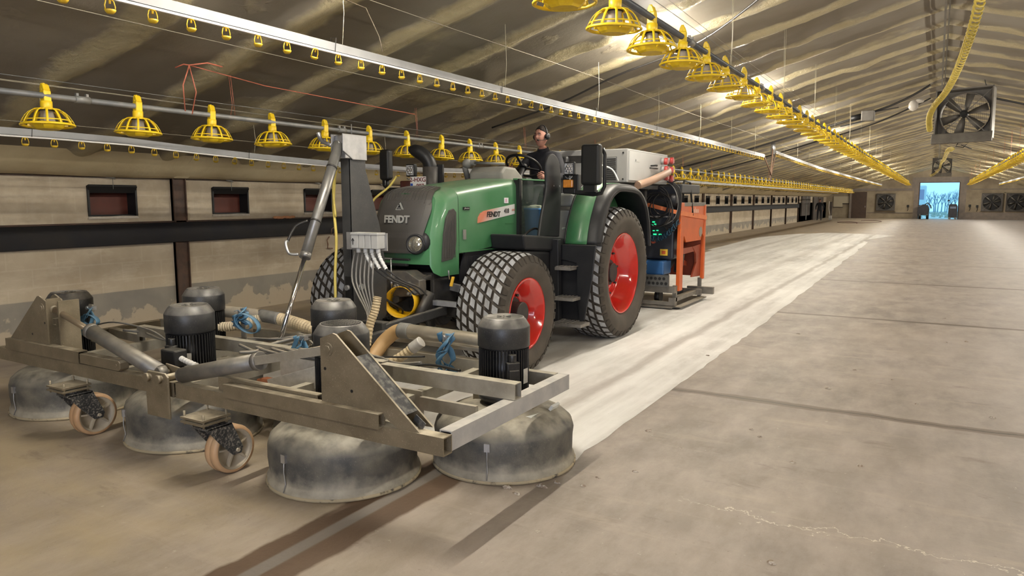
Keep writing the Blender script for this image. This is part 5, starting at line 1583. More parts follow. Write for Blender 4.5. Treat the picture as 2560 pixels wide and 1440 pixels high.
# rear mudguards: green inner quarter and black outer flare
def mud(s_):
    xo = TX + s_ * 1.28; xi = TX + s_ * .86
    arch = spl([(0, y, z) for y, z in ((7.49, 1.19), (7.58, 1.46), (7.77, 1.74), (7.98, 1.86), (8.20, 1.895), (8.60, 1.885), (8.86, 1.83), (9.08, 1.67), (9.20, 1.45), (9.25, 1.25), (9.27, 1.10))], 4)
    cen = Vector((0, 8.42, 1.0))
    def ins(p, d): 
        v = (cen - p).normalized(); return p + v * d
    q = MB(); vs = []
    for p in arch:
        a, b, c = p, ins(p, .045), ins(p, .095)
        vs += [(xi, a.y, a.z), (xo - s_ * .06, a.y, a.z), (xo, b.y, b.z), (xo, c.y, c.z), (xo - s_ * .03, c.y, c.z), (xi, b.y, b.z)]
    m6 = 6; N_ = len(arch) - 1
    q.add(vs, [(i * m6 + k_, i * m6 + (k_ + 1) % m6, (i + 1) * m6 + (k_ + 1) % m6, (i + 1) * m6 + k_) for i in range(N_) for k_ in range(m6)], True)
    q.f.append([0, 1, 2, 3, 4, 5]); q.sm.append(False); q.mi.append(0)
    q.f.append([N_ * m6 + k_ for k_ in range(6)][::-1]); q.sm.append(False); q.mi.append(0)
    q.build('mudguard_flare', CHAR, TR)
    g_ = MB()
    pts = [(7.53, 1.19), (7.64, 1.46), (7.82, 1.72), (8.08, 1.84), (8.2, 1.875), (8.6, 1.865), (8.86, 1.80), (9.06, 1.65), (9.18, 1.45), (9.22, 1.1), (9.0, .9), (7.75, 1.0)]
    g_.prism(pts, 'x', xi - s_ * .05, xi)
    g_.build('mudguard', GREEN, TR)
    a_ = MB(); vs = []
    for i, p in enumerate(arch[:22]):
        f = i / 21
        vs += [(xi + s_ * (.0 - .02 * f), p.y - .012, p.z + .006), (xo - s_ * (.145 + .02 * f), p.y - .012, p.z + .006)]
    n_ = len(vs) // 2
    a_.add(vs, [(2 * i, 2 * i + 1, 2 * i + 3, 2 * i + 2) for i in range(n_ - 1)], True)
    a_.build('mudguard_apron', GREEN, TR, solid=.010)
    b_ = MB(); b_.tube([(xi - s_ * .005, p.y - .015, p.z + .008) for p in arch[:22]], .012, 6); b_.build('apron_edge', DARKPL, TR)
for s_ in (1, -1): mud(s_)

# cab base, dashboard, seat, steering wheel, pillar
q = MB(); q.bb(TX - .74, TX + .74, 7.15, 8.9, 1.05, 1.14); q.bb(TX - .70, TX + .70, 8.85, 8.95, 1.1, 2.0); q.bb(TX - .72, TX - .3, 7.9, 8.9, 1.14, 1.55); q.bb(TX + .34, TX + .72, 8.1, 8.9, 1.14, 1.50)
q.build('cab_floor', GREYP, TR, bevel=.02)
q = MB(); q.bb(TX - .44, TX + .43, 7.13, 7.22, 1.14, 1.93); q.build('firewall', CHAR, TR, bevel=.015)
q = MB(); q.prism([(7.14, 1.90), (7.12, 2.02), (7.20, 2.09), (7.45, 2.08), (7.62, 1.98), (7.62, 1.7), (7.3, 1.5)], 'x', TX - .24, TX + .22); q.build('dashboard', mat('beige_grey_dash', (.27, .255, .22), (.22, .21, .185), 6, .55), TR, bevel=.03, seg=3)
q = MB(); q.tube([(TX - .30, 7.20, 1.95), (TX - .33, 7.18, 2.08), (TX - .28, 7.20, 2.14), (TX - .2, 7.2, 2.14)], .035, 8); q.ball((TX - .30, 7.18, 2.13), .06, 10); q.tube([(TX - .2, 7.2, 2.14), (TX + .15, 7.3, 2.12)], .018, 6); q.build('grey_guard_rail', GREYP, TR)
q = MB(); q.bb(TX + .38, TX + .44, 7.10, 7.80, 1.925, 1.945); q.build('cab_side_rail', GREEND, TR, bevel=.006)
# steering wheel
SW = Vector((TX + .02, 7.98, 2.13)); SN = Vector((0, .55, .83)).normalized(); Rm = rotm(0, SN)
q = MB(); q.tube([SW + Rm @ Vector((.225 * cos(a), .225 * sin(a), 0)) for a in [2 * pi * i / 36 for i in range(36)]], .017, 8, closed=True)
for a in (pi * .5, pi * 1.17, pi * 1.83): q.bar(SW + Rm @ Vector((.03 * cos(a), .03 * sin(a), -.02)), SW + Rm @ Vector((.22 * cos(a), .22 * sin(a), 0)), .03, .012, SN)
q.cyl(SW + SN * -.03, SW + SN * .01, .05, 16); q.cyl(SW + SN * -.5, SW + SN * -.02, .035, 10)
q.build('steering_wheel', DARKPL, TR)
q = MB(); q.bb(TX - .18, TX + .20, 7.75, 7.95, 1.65, 1.98); q.build('steering_console', CHAR, TR, bevel=.05, seg=3)
# seat
q = MB(); q.bb(TX - .25, TX + .25, 8.25, 8.75, 1.62, 1.76); q.bb(TX - .20, TX + .20, 8.35, 8.7, 1.14, 1.62); se = q.build('seat', CHAR, TR, bevel=.04, seg=3)
q = MB(); q.prism([(8.66, 1.74), (8.80, 1.74), (8.90, 2.28), (8.82, 2.30)], 'x', TX - .23, TX + .23); q.build('backrest', CHAR, se, bevel=.04, seg=3)
# rear cross wall / light grey boxes behind the driver
q = MB(); q.bb(TX + .46, TX + .72, 7.95, 8.25, 1.62, 1.78); q.bb(TX + .50, TX + .70, 7.95, 8.2, 1.14, 1.58); q.build('side_console', mat('pale_grey_console', (.22, .225, .21), (.28, .28, .26), 5, .5), TR, bevel=.03)
# windscreen remnant with blue bucket behind
q = MB(); q.bb(TX + .40, TX + .41, 7.14, 7.78, 1.27, 1.92); q.build('side_window', GLASS, TR)
q = MB(); q.bar((TX + .43, 7.13, 1.28), (TX + .43, 7.13, 1.94), .05, .07, (1, 0, 0)); q.bar((TX + .41, 7.20, 1.28), (TX + .41, 7.20, 1.92), .015, .02, (1, 0, 0)); q.build('front_pillar', DARKPL, TR)
bk = thing('blue_bucket', (TX + .30, 7.78, 1.14), 'blue plastic bucket with pale cloth in it, standing inside the tractor cab behind the glass', 'bucket')
q = MB(); q.lathe([(.001, 1.145), (.115, 1.145), (.14, 1.60), (.147, 1.60), (.147, 1.585)], (TX + .30, 7.78, 0), n=24); q.build('bucket_body', mat('bright_blue_plastic', (.04, .24, .60), None, rough=.45), bk)
q = MB(); q.ball((TX + .30, 7.78, 1.60), .12, 12, sc=(1, 1, .35)); q.bb(TX + .18, TX + .42, 7.70, 7.86, 1.60, 1.63); q.build('folded_cloth', mat('pale_green_cloth', (.50, .58, .46), (.6, .6, .4), 9, .8), bk)
# big curved dark pillar panel
q = MB()
pp = [(6.987, 1.296), (7.05, 1.524), (7.16, 1.833), (7.148, 2.054), (7.175, 2.152), (7.271, 2.214), (7.37, 2.206), (7.482, 2.103), (7.529, 1.792), (7.487, 1.274)]
q.prism([(a.y, a.z) for a in spl([(0, y_, z_) for y_, z_ in pp], 4)], 'x', -3.80, -3.765); q.build('door_pillar', CHAR, TR, bevel=.012)
q = MB(); [q.cyl((-3.765, y_, 1.86), (-3.76, y_, 1.86), .008, 8) for y_ in (7.33, 7.47)]; q.build('pillar_bolts', GALV, TR)
# grab handle
pipe([(-3.66, 8.0, 1.88), (-3.60, 7.98, 1.60), (-3.60, 7.94, 1.45), (-3.64, 7.86, 1.38), (-3.72, 7.7, 1.37), (-3.76, 7.55, 1.37)], .012, mat('pale_green_rail', (.45, .50, .44), None, rough=.3, metal=.5), 'grab_handle', TR)
pipe([(-3.70, 8.06, 1.88), (-3.64, 8.0, 1.62), (-3.66, 7.92, 1.44)], .010, bpy.data.materials['pale_green_rail'], 'grab_handle', TR)
# steering loop / black hose at the box
pipe([(-3.95, 6.95, 1.30), (-3.9, 7.05, 1.37), (-3.9, 7.2, 1.37), (-3.88, 7.33, 1.28)], .012, CABLE, 'hydraulic_hose', TR)

# work light + blinker + mirrors
def worklight(x, y, z, s_=1):
    q = MB(); q.bb(x - .065, x + .065, y, y + .06, z - .075, z + .075); q.bb(x - .045, x + .045, y + .06, y + .09, z - .05, z + .05); w = q.build('work_light', DARKPL, TR, bevel=.012)
    q = MB(); q.bb(x - .052, x + .052, y - .006, y + .002, z - .06, z + .06); l = q.build('lens', mat('led_lens', (.55, .56, .58), (.22, .22, .23), 38, .15, .4, lo=.45, hi=.55), w)
    q = MB()
    for a in range(6): q.lathe([(.001, .004), (.013, .0), (.015, -.004)], (x + .032 * cos(a * pi / 3), y - .008, z + .032 * sin(a * pi / 3)), (0, -1, 0), 10)
    q.lathe([(.001, .004), (.013, .0), (.015, -.004)], (x, y - .008, z), (0, -1, 0), 10)
    q.build('led_reflectors', CHROME, l)
    q = MB(); q.tube([(x - .04, y - .01, z - .09), (x - .02, y - .01, z - .11), (x + .03, y - .01, z - .11), (x + .05, y - .01, z - .085)], .006, 6); q.cyl((x, y + .03, z - .17), (x, y + .03, z - .08), .012, 8); q.build('bracket', GALV, w)
worklight(-3.62, 7.42, 2.055); worklight(-5.49, 6.9, 2.055)
q = MB(); q.bb(-3.70, -3.58, 7.43, 7.50, 1.84, 1.93); q.build('indicator_lamp', mat('amber_lens', (.65, .24, .03), (.45, .18, .03), 30, .2), TR, bevel=.01)
q = MB(); q.bb(-3.72, -3.52, 7.46, 7.54, 1.79, 1.99); q.bb(-3.70, -3.55, 7.44, 7.52, 1.77, 1.83); q.build('lamp_bracket', DARKPL, TR, bevel=.01)
def mirror(x, y, z0, z1, w, s_):
    q = MB(); q.bb(x - w / 2, x + w / 2, y, y + .10, z0, z1); m_ = q.build('mirror', DARKPL, TR, bevel=.035, seg=4)
    q = MB(); q.bb(x - w / 2 + .02, x + w / 2 - .02, y + .098, y + .106, z0 + .03, z1 - .03); q.build('mirror_glass', mat('mirror_glass', (.8, .8, .8), None, rough=.03, metal=1), m_)
    return m_
m1 = mirror(-3.335, 7.36, 1.865, 2.315, .235, 1)
q = MB(); q.tube([(-3.24, 7.50, 2.27), (-3.215, 7.50, 2.20), (-3.215, 7.50, 1.85), (-3.25, 7.50, 1.775), (-3.35, 7.50, 1.76), (-3.72, 7.50, 1.80)], .022, 8); q.bb(-3.58, -3.30, 7.46, 7.52, 1.77, 1.81); q.bb(-3.43, -3.29, 7.40, 7.46, 1.79, 1.87); q.build('mirror_arm', DARKPL, m1)
m2 = mirror(-5.86, 6.85, 1.94, 2.315, .155, -1)
q = MB(); q.tube([(-5.95, 6.98, 2.15), (-5.97, 6.98, 2.0), (-5.96, 6.98, 1.88), (-5.90, 6.98, 1.83), (-5.75, 6.98, 1.83), (-5.2, 7.10, 1.88)], .024, 8); q.cyl((-5.86, 6.92, 1.84), (-5.86, 6.92, 1.95), .02, 8); q.build('mirror_arm', DARKPL, m2)
# exhaust and number plate
q = MB(); q.cyl((-5.20, 6.92, 1.50), (-5.20, 6.92, 2.09), .090, 20); ex = q.build('exhaust_guard', IRON, TR)
q = MB(); q.tube(spl([(-5.20, 6.92, 2.0), (-5.20, 6.92, 2.10), (-5.235, 6.90, 2.19), (-5.33, 6.87, 2.265), (-5.44, 6.83, 2.305)], 5), [.080] * 16 + [.076, .070, .060, .046, .030], 16); q.build('exhaust_stack', DARKPL, ex)
q = MB(); q.bb(-5.31, -5.08, 7.00, 7.03, 1.7, 2.12); q.build('heat_shield', IRON, ex)
q = MB(); q.bb(-5.425, -5.195, 6.82, 6.828, 1.80, 1.975); pl_ = q.build('number_plate', mat('white_plate', (.66, .66, .64)), TR)
REDT = mat('dark_red_letters', (.14, .015, .02))
text_part('plate_letters', '2-HXG', .072, REDT, pl_, (-5.31, 6.817, 1.937), radians(90), 0, .001, 1.12, .001)
text_part('plate_letters', '807', .072, REDT, pl_, (-5.275, 6.817, 1.862), radians(90), 0, .001, 1.05, .001)
q = MB(); q.bb(-5.418, -5.385, 6.815, 6.82, 1.82, 1.895); q.build('plate_euroband', mat('blue_band', (.02, .07, .35)), pl_)
q = MB(); q.bb(-5.62, -5.44, 6.86, 6.98, 1.80, 1.93); q.build('tail_lamp', mat('dark_red_lamp', (.06, .015, .012), None, rough=.2), TR, bevel=.015)
pipe([(-5.62, 6.80, 1.98), (-5.66, 6.70, 1.85), (-5.72, 6.5, 1.7), (-5.5, 6.2, 1.55), (-5.2, 6.0, 1.3)], .014, bpy.data.materials['yellow_cable'], 'yellow_cable', TR, 8)

# ================================================================== REAR: electric cabinet and vacuum unit
CABG2 = mat('light_grey_cabinet', (.30, .295, .285), (.27, .265, .255), 3, .45)
EC = thing('electric_cabinet', (-4.4, 10.0, 1.93), 'light grey electric cabinet with louvres and red sockets mounted high behind the driver', 'cabinet')
q = MB(); q.bb(-5.0, -3.60, 9.16, 10.82, 1.935, 2.385); cb = q.build('cabinet_body', CABG2, EC, bevel=.01)
q = MB(); q.bb(-3.60, -3.585, 9.20, 10.78, 1.965, 2.355); q.bb(-3.585, -3.582, 9.42, 9.56, 2.22, 2.26); q.build('door', mat('white_cabinet_door', (.42, .42, .41), (.38, .38, .37), 3, .4), EC, bevel=.004)
q = MB(); q.tube([(-3.58, 10.02, 2.19), (-3.54, 10.02, 2.19), (-3.53, 10.15, 2.20), (-3.58, 10.28, 2.20)], .012, 6); q.bb(-3.585, -3.565, 9.98, 10.3, 2.15, 2.165); q.build('door_handle', DARKPL, EC)
q = MB(); q.bb(-3.91, -3.75, 9.145, 9.16, 1.97, 2.28); 
for k_ in range(11): q.box((-3.83, 9.138, 1.99 + k_ * .027), (.15, .018, .010), Matrix.Rotation(.5, 3, 'X'))
q.build('louvre', mat('dark_louvre', (.10, .10, .10)), EC)
q = MB(); [q.cyl((-3.66, 9.155, z_), (-3.66, 9.15, z_), .012, 8) for z_ in (2.33, 1.98)]; q.cyl((-3.58, 9.42, 2.24), (-3.578, 9.42, 2.24), .01, 8); q.build('screws', DARKPL, EC)
REDS = mat('red_power_socket', (.42, .02, .02), (.35, .10, .09), 22, .35)
for (y_, z_) in ((10.75, 2.30), (10.48, 2.28), (10.50, 2.16), (10.52, 2.05), (10.74, 2.16), (10.74, 2.03)):
    q = MB(); q.cyl((-3.585, y_, z_), (-3.54, y_ + .01, z_ - .005), .045, 14); so_ = q.build('power_socket', CABG2, EC)
    q = MB(); q.cyl((-3.54, y_ + .01, z_ - .005), (-3.49, y_ + .02, z_ - .01), .052, 14); q.cyl((-3.49, y_ + .02, z_ - .01), (-3.485, y_ + .02, z_ - .01), .038, 14); q.build('socket_cap', REDS, so_)
pipe([(-4.0, 8.85, 2.17), (-3.9, 9.0, 2.16), (-3.78, 9.08, 2.10), (-3.70, 9.1, 1.95)], .012, mat('white_cable', (.6, .6, .58)), 'white_cable', EC, 8)
pipe([(-3.56, 9.45, 1.90), (-3.50, 9.75, 1.96), (-3.48, 10.1, 2.03), (-3.50, 10.5, 2.10), (-3.56, 10.75, 2.14)], .055, mat('pink_tan_hose', (.34, .22, .155), (.28, .18, .13), 4, .5), 'suction_hose', EC, 14)
q = MB(); q.bb(-5.0, -3.9, 8.98, 9.02, 2.20, 2.30); q.bb(-5.0, -4.95, 8.98, 9.02, 1.2, 2.3); q.bb(-4.0, -3.95, 8.98, 9.02, 1.2, 2.3); q.build('support_frame', IRON, TR, bevel=.004)

ORG = mat('orange_painted_steel', (.62, .12, .022), (.52, .10, .02), 4, .4, dust=.2, dustc=(.5, .35, .25))
ORGD = mat('rust_red_inner_steel', (.32, .055, .02), (.24, .045, .02), 5, .5)
VX = -3.42
VU = thing('vacuum_unit', (-4.5, 11.6, 0), 'orange framed industrial vacuum unit with black control box carried behind the tractor', 'vacuum')
q = MB(); q.bb(-5.6, VX - .09, 10.95, 11.35, .77, 1.80); q.bb(-5.6, VX - .02, 10.90, 11.0, 1.72, 1.92); bd_ = q.build('control_housing', mat('dark_navy_housing', (.022, .024, .032), (.03, .032, .04), 5, .4), VU, bevel=.03, seg=3)
q = MB(); q.bb(-5.6, VX, 11.0, 12.0, 1.80, 1.95); q.cyl((-4.6, 10.97, 1.70), (-3.46, 10.97, 1.70), .12, 20); q.build('top_cover', CHAR, VU, bevel=.02)
LEDG = mat('green_led', (.02, .5, .3), em=(.02, .75, .28, 1.3))
for (x0, x1, z0, z1) in ((-3.86, -3.82, 1.345, 1.365), (-3.83, -3.80, 1.305, 1.33), (-3.87, -3.845, 1.30, 1.315), (-3.79, -3.76, 1.215, 1.23), (-3.84, -3.79, 1.15, 1.172), (-3.75, -3.71, 1.15, 1.17), (-3.85, -3.82, 1.21, 1.225)):
    q = MB(); q.bb(x0, x1, 10.93, 10.945, z0, z1); q.build('indicator_light', LEDG, bd_)
q = MB()
for k_ in range(8): q.bb(-3.98 + .055 * k_, -3.94 + .055 * k_, 10.935, 10.95, 1.43, 1.45)
q.build('button_row', PLATE, bd_)
q = MB(); q.cyl((-3.83, 10.95, 1.05), (-3.83, 10.90, 1.05), .035, 14); q.build('stop_button', mat('dull_red_button', (.4, .08, .04)), bd_)
q = MB(); q.bb(-3.72, -3.60, 10.93, 10.95, .83, .93); ws = q.build('warning_sticker', mat('yellow_sticker', (.65, .42, .04)), bd_)
q = MB(); q.bb(-3.69, -3.63, 10.925, 10.93, .855, .905); q.build('sticker_symbol', mat('red_symbol', (.45, .08, .02)), ws)
q = MB(); q.bb(-4.06, -3.98, 10.93, 10.95, .80, .90); q.build('white_label', PLATE, bd_)
q = MB(); q.prism([(10.82, .53), (10.82, .75), (11.2, .75), (11.2, .53)], 'x', -4.5, -3.62); cl_ = q.build('blue_pump_cover', mat('blue_pump_paint', (.03, .11, .28), None, rough=.4), VU, bevel=.02)
# perforated step
q = MB(); q.bb(-4.6, -3.50, 10.72, 10.76, .36, .54); pf = q.build('perforated_panel', mat('dark_step_steel', (.10, .098, .095), (.15, .145, .135), 9, .5, .3), VU)
q = MB()
for k_ in range(9):
    for j_ in range(2):
        q = MB(); q.cyl((-4.12 + .068 * k_ + .034 * j_, 10.715, .485 - .075 * j_), (-4.12 + .068 * k_ + .034 * j_, 10.722, .485 - .075 * j_), .024, 12); q.build('perforation', BLK, pf)
# orange side frames
q = MB(); q.prism([(11.000, 1.02), (11.000, 1.60), (12.310, 1.60), (12.310, 1.06), (12.146, 1.14), (12.081, 1.03), (11.250, 1.03), (11.150, 1.14)], 'x', VX - .01, VX + .015); sd_ = q.build('side_panel', ORG, VU)
q = MB(); q.prism([(10.92, .28), (10.92, 1.66), (11.080, 1.66), (11.080, .28)], 'x', VX - .03, VX + .03); q.build('side_post', ORG, VU, bevel=.008)
q = MB(); q.prism([(12.245, .35), (12.245, 1.62), (12.323, 1.62), (12.323, .35)], 'x', VX - .03, VX + .03); q.build('side_post', ORG, VU, bevel=.008)
q = MB(); q.prism([(12.245, .95), (11.786, .93), (11.982, .80), (12.015, .65), (11.786, .42), (12.245, .40)], 'x', VX - .06, VX - .03); q.prism([(11.100, .93), (12.245, .93), (12.245, .85), (11.100, .83)], 'x', VX - .10, VX - .04); q.prism([(11.590, .75), (12.048, .66), (12.048, .58), (11.590, .64)], 'x', VX - .25, VX - .2)
q.bb(-5.6, VX, 12.245, 12.271, .40, 1.6)
q.build('inner_frame', ORGD, VU)
q = MB(); q.bb(VX - .03, VX + .018, 10.95, 12.323, 1.60, 1.66); q.build('top_rail', FANM, VU, bevel=.005)
q = MB(); q.tube([(VX - .02, 11.150, 1.66), (VX - .02, 11.150, 1.95), (VX - .02, 11.180, 2.0), (VX - .02, 11.491, 1.98), (VX - .02, 11.524, 1.93), (VX + .03, 11.524, 1.45)], .016, 8); q.build('push_handle', DARKPL, VU)
q = MB(); q.bar((-4.05, 10.86, 1.66), (VX + .02, 10.88, 1.50), .008, .06, (0, 0, 1)); q.bar((VX + .035, 10.88, 1.50), (VX + .035, 12.330, 1.40), .008, .07, (0, 0, 1)); q.build('orange_ratchet_strap', mat('orange_webbing', (.70, .20, .07), (.62, .17, .06), 9, .7), VU)
text_part('side_lettering', 'Dustcontrol', .10, mat('faded_letters', (.72, .40, .30)), sd_, (VX + .017, 11.720, 1.50), radians(90), radians(90), .001, 1.1, .003) if False else None
q = MB()
for k_, (a_, w_) in enumerate(((11.491, .05), (11.550, .05), (11.609, .06), (11.675, .05), (11.734, .06), (11.799, .05), (11.858, .05))): q.bb(VX + .015, VX + .018, a_, a_ + w_, 1.49, 1.49 + (.09 if k_ in (0, 3) else .06))
q.build('worn_lettering', mat('faded_letters', (.66, .36, .26)), sd_)
q = MB(); q.cyl((VX + .012, 12.048, 1.17), (VX + .022, 12.048, 1.17), .085, 18); q.build('round_badge', mat('grey_badge', (.35, .28, .22), (.2, .15, .12), 30, .5), sd_)
# hopper, dust bag, wheels and skids
q = MB(); q.lathe([(.30, 1.0), (.30, .80), (.10, .50), (.10, .40)], (-3.95, 11.786, 0), n=20); q.cyl((VX - .12, 11.295, .55), (VX - .12, 11.406, .82), .07, 12); q.build('dust_cone', IRON, VU)
q = MB(); q.cyl((VX - .12, 11.406, .82), (VX - .12, 11.432, .90), .075, 12); q.build('cone_collar', DARKPL, VU)
for (x_, y_) in ((-3.75, 11.000), (-3.60, 11.590), (-4.6, 11.000)):
    q = MB(); q.cyl((x_ - .04, y_, .17), (x_ + .04, y_, .17), .10, 18); q.build('castor_wheel', DARKPL, VU)
q = MB(); q.bb(-4.6, VX, 10.78, 10.86, .26, .36); q.bb(-4.6, VX, 10.80, 10.86, .06, .12); q.bb(-4.6, -3.35, 11.982, 12.048, .10, .2); q.bb(VX - .10, VX, 10.8, 12.310, .12, .18); q.bb(-4.6, -3.45, 10.75, 10.95, .02, .04); q.bb(-3.65, -3.20, 12.192, 12.277, .10, .22); q.bb(VX - .06, VX - .0, 10.86, 10.92, .05, .37); q.bb(VX - .06, VX, 12.231, 12.277, .05, .37)
q.bb(-4.6, VX + .1, 10.8, 12.245, .035, .05)
q.build('lift_skid', mat('worn_skid_steel', (.17, .155, .135), (.24, .22, .19), 8, .5, .4, dust=.5), VU)
# loose black cables on top, coiled blue air hose
random.seed(21)
for k_ in range(7):
    cx_, cz_, rr_ = -3.70 + random.uniform(-.10, .08), 1.62 + random.uniform(-.08, .08), random.uniform(.14, .24)
    a0 = random.uniform(0, 6)
    pts = [(cx_ + rr_ * cos(a0 + a), 10.80 - .012 * k_, cz_ + rr_ * 1.15 * sin(a0 + a)) for a in [1.75 * pi * q_ / 7 for q_ in range(8)]]
    pipe(pts, .009, CABLE, 'loose_cable', VU, 6)
for k_ in range(5):
    pipe([(-3.95 + .05 * k_, 10.82, 1.93), (-3.75, 10.78, 1.99 + .02 * k_), (-3.52 + .02 * k_, 10.80, 1.93), (-3.42 + .012 * k_, 10.84, 1.68), (-3.48, 10.86, 1.42 - .05 * k_), (-3.66, 10.86, 1.30)], .009, CABLE if k_ else CABG, 'loose_cable', VU, 6)
pipe([(-3.55, 11.0, 2.05), (-3.70, 10.82, 1.95), (-3.90, 10.8, 1.86), (-4.05, 10.8, 1.90)], .010, CABG, 'loose_cable', VU, 6)
pts = []
for i in range(260):
    t = i / 260; c = Vector((-4.15 + .75 * t, 10.84, 1.10 + .28 * (2 * t - 1) ** 2 * (1.0 if t > .5 else .3)))
    pts.append(c + Vector((0.01 * sin(i), .045 * cos(i * .75), .045 * sin(i * .75))))
q = MB(); q.tube(pts, .007, 4); q.build('coiled_air_hose', mat('teal_air_hose', (.01, .05, .09), None, rough=.3), VU)
q = MB(); q.bb(-5.3, -3.7, 9.0, 10.7, 1.86, 1.93); q.bb(-5.2, -5.1, 9.0, 9.1, .9, 1.9); q.bb(-3.9, -3.8, 10.4, 10.5, .9, 1.9); q.bb(-5.2, -5.1, 10.4, 10.5, .9, 1.9); q.bb(-4.9, -4.1, 8.9, 10.65, .75, .9); q.build('carrier_frame', IRON, TR)

# ================================================================== PEOPLE
SKIN = mat('skin', (.40, .20, .145), (.33, .155, .11), 14, .6, spec=.3)
SKIN2 = mat('lip_skin', (.27, .10, .08))
HAIR = mat('short_brown_hair', (.006, .004, .003), (.013, .008, .006), 60, .8, spec=.2)
SWEAT = mat('dark_navy_sweater', (.008, .008, .012), (.013, .013, .018), 12, .85)
TROU = mat('dark_work_trousers', (.014, .014, .018), None, rough=.85)
SHOE = mat('black_boots', (.012, .011, .010), None, rough=.5)
EYE = mat('dark_eye', (.03, .025, .025), None, rough=.2)
EYEW = mat('eye_white', (.26, .22, .20), None, rough=.3)

def skinned(verts, edges, radii, root_i, sub=2):
    me = bpy.data.meshes.new('sk'); me.from_pydata([tuple(v) for v in verts], edges, [])
    o = bpy.data.objects.new('sk', me); COL.objects.link(o)
    md = o.modifiers.new('skin', 'SKIN'); md.use_smooth_shade = True
    if not me.skin_vertices:
        bm = bmesh.new(); bm.from_mesh(me); bm.verts.layers.skin.verify(); bm.to_mesh(me); bm.free()
    for i, r in enumerate(radii):
        sv = me.skin_vertices[0].data[i]
        sv.radius = r if isinstance(r, tuple) else (r, r)
        sv.use_root = (i == root_i)
    ms = o.modifiers.new('sub', 'SUBSURF'); ms.levels = sub; ms.render_levels = sub
    dg = bpy.context.evaluated_depsgraph_get()
    out = bpy.data.meshes.new_from_object(o.evaluated_get(dg))
    mb = MB(); mb.v = [tuple(v.co) for v in out.vertices]; mb.f = [list(p.vertices) for p in out.polygons]; mb.sm = [True] * len(mb.f); mb.mi = [0] * len(mb.f)
    bpy.data.objects.remove(o); bpy.data.meshes.remove(me); bpy.data.meshes.remove(out)
    return mb

def head_fn(C, yaw, pitch, sz=1.0):
    """returns function mapping local (side, fwd, up) to world"""
    R = Matrix.Rotation(yaw, 3, 'Z') @ Matrix.Rotation(pitch, 3, 'X')
    return lambda s_, f, u: C + R @ Vector((s_ * sz, -f * sz, u * sz))
def head_point(u, v):
    th = 2 * pi * u; ph = pi * v          # th=0 forward
    f = cos(th) * sin(ph); s_ = sin(th) * sin(ph); z = cos(ph)
    if z < 0:
        q_ = max(sin(ph), 1e-6) ** .62 / max(sin(ph), 1e-6)
        f *= q_; s_ *= q_
    W_ = .079; D = .100; Hh = .130
    w = W_; d = D
    if z < 0:                                # jaw
        k_ = -z
        w = W_ * (1 - .34 * k_ ** 1.2); 
        d = D * (1 - .10 * k_ ** 1.5) if f > 0 else D * (1 - .50 * k_)
    x = s_ * w; y = f * d; zz = z * Hh
    if f > 0:
        fl = max(0, f)
        y -= .010 * fl * max(0, 1 - abs(s_) * 1.2) * (1 if z > -.9 else 0)     # flatten face
        zf = zz
        nose = max(0, 1 - abs(x) / .020) * max(0, 1 - abs((zf + .022) / .040)) 
        y += .026 * nose ** .9 * fl
        brow = max(0, 1 - abs((zf - .028) / .016)) * max(0, 1 - abs(x) / .06); y += .006 * brow * fl
        for sx in (-1, 1):
            e = max(0, 1 - sqrt(((x - sx * .031) / .022) ** 2 + ((zf - .010) / .016) ** 2)); y -= .012 * e * fl
            ch = max(0, 1 - sqrt(((x - sx * .042) / .03) ** 2 + ((zf + .030) / .03) ** 2)); y += .006 * ch * fl
        lip = max(0, 1 - abs((zf + .067) / .012)) * max(0, 1 - abs(x) / .030); y += .008 * lip * fl
        chin = max(0, 1 - abs((zf + .108) / .02)) * max(0, 1 - abs(x) / .03); y += .009 * chin * fl
    return x, y, zz
def hand_mb(wrist, direction, palm_n, curl=.9, sgn=1, L=.18):
    """five separate fingers, curled; direction = along the hand, palm_n = out of the palm"""
    w = Vector(wrist); d = Vector(direction).normalized(); n = Vector(palm_n).normalized(); s_ = d.cross(n).normalized() * sgn
    out = MB()
    V = [w - d * .03, w, w + d * .045, w + d * .08]; E_ = [(0, 1), (1, 2), (2, 3)]
    m = skinned(V, E_, [(.024, .028), (.026, .030), (.018, .040), (.015, .040)], 0, 1); out.add(m.v, m.f, True)
    for i, (off, ln) in enumerate(((-.030, .070), (-.010, .080), (.010, .075), (.029, .058))):
        p = w + d * .070 + s_ * off; pts = [p]; dd = d.copy()
        for k_, seg in enumerate((.42, .32, .26)):
            R = Matrix.Rotation(curl * (.55 + .35 * k_), 3, s_)
            dd = (R @ dd).normalized()
            p = p + dd * ln * seg * 1.15; pts.append(p)
        m = skinned(pts, [(0, 1), (1, 2), (2, 3)], [.0095, .0090, .0082, .0070], 0, 1); out.add(m.v, m.f, True)
    p = w + d * .020 - s_ * .028
    pts = [p, p - s_ * .022 + d * .022 + n * .010, p - s_ * .026 + d * .050 + n * .025, p - s_ * .018 + d * .068 + n * .036]
    m = skinned(pts, [(0, 1), (1, 2), (2, 3)], [.0125, .0115, .0100, .0080], 0, 1); out.add(m.v, m.f, True)
    return out
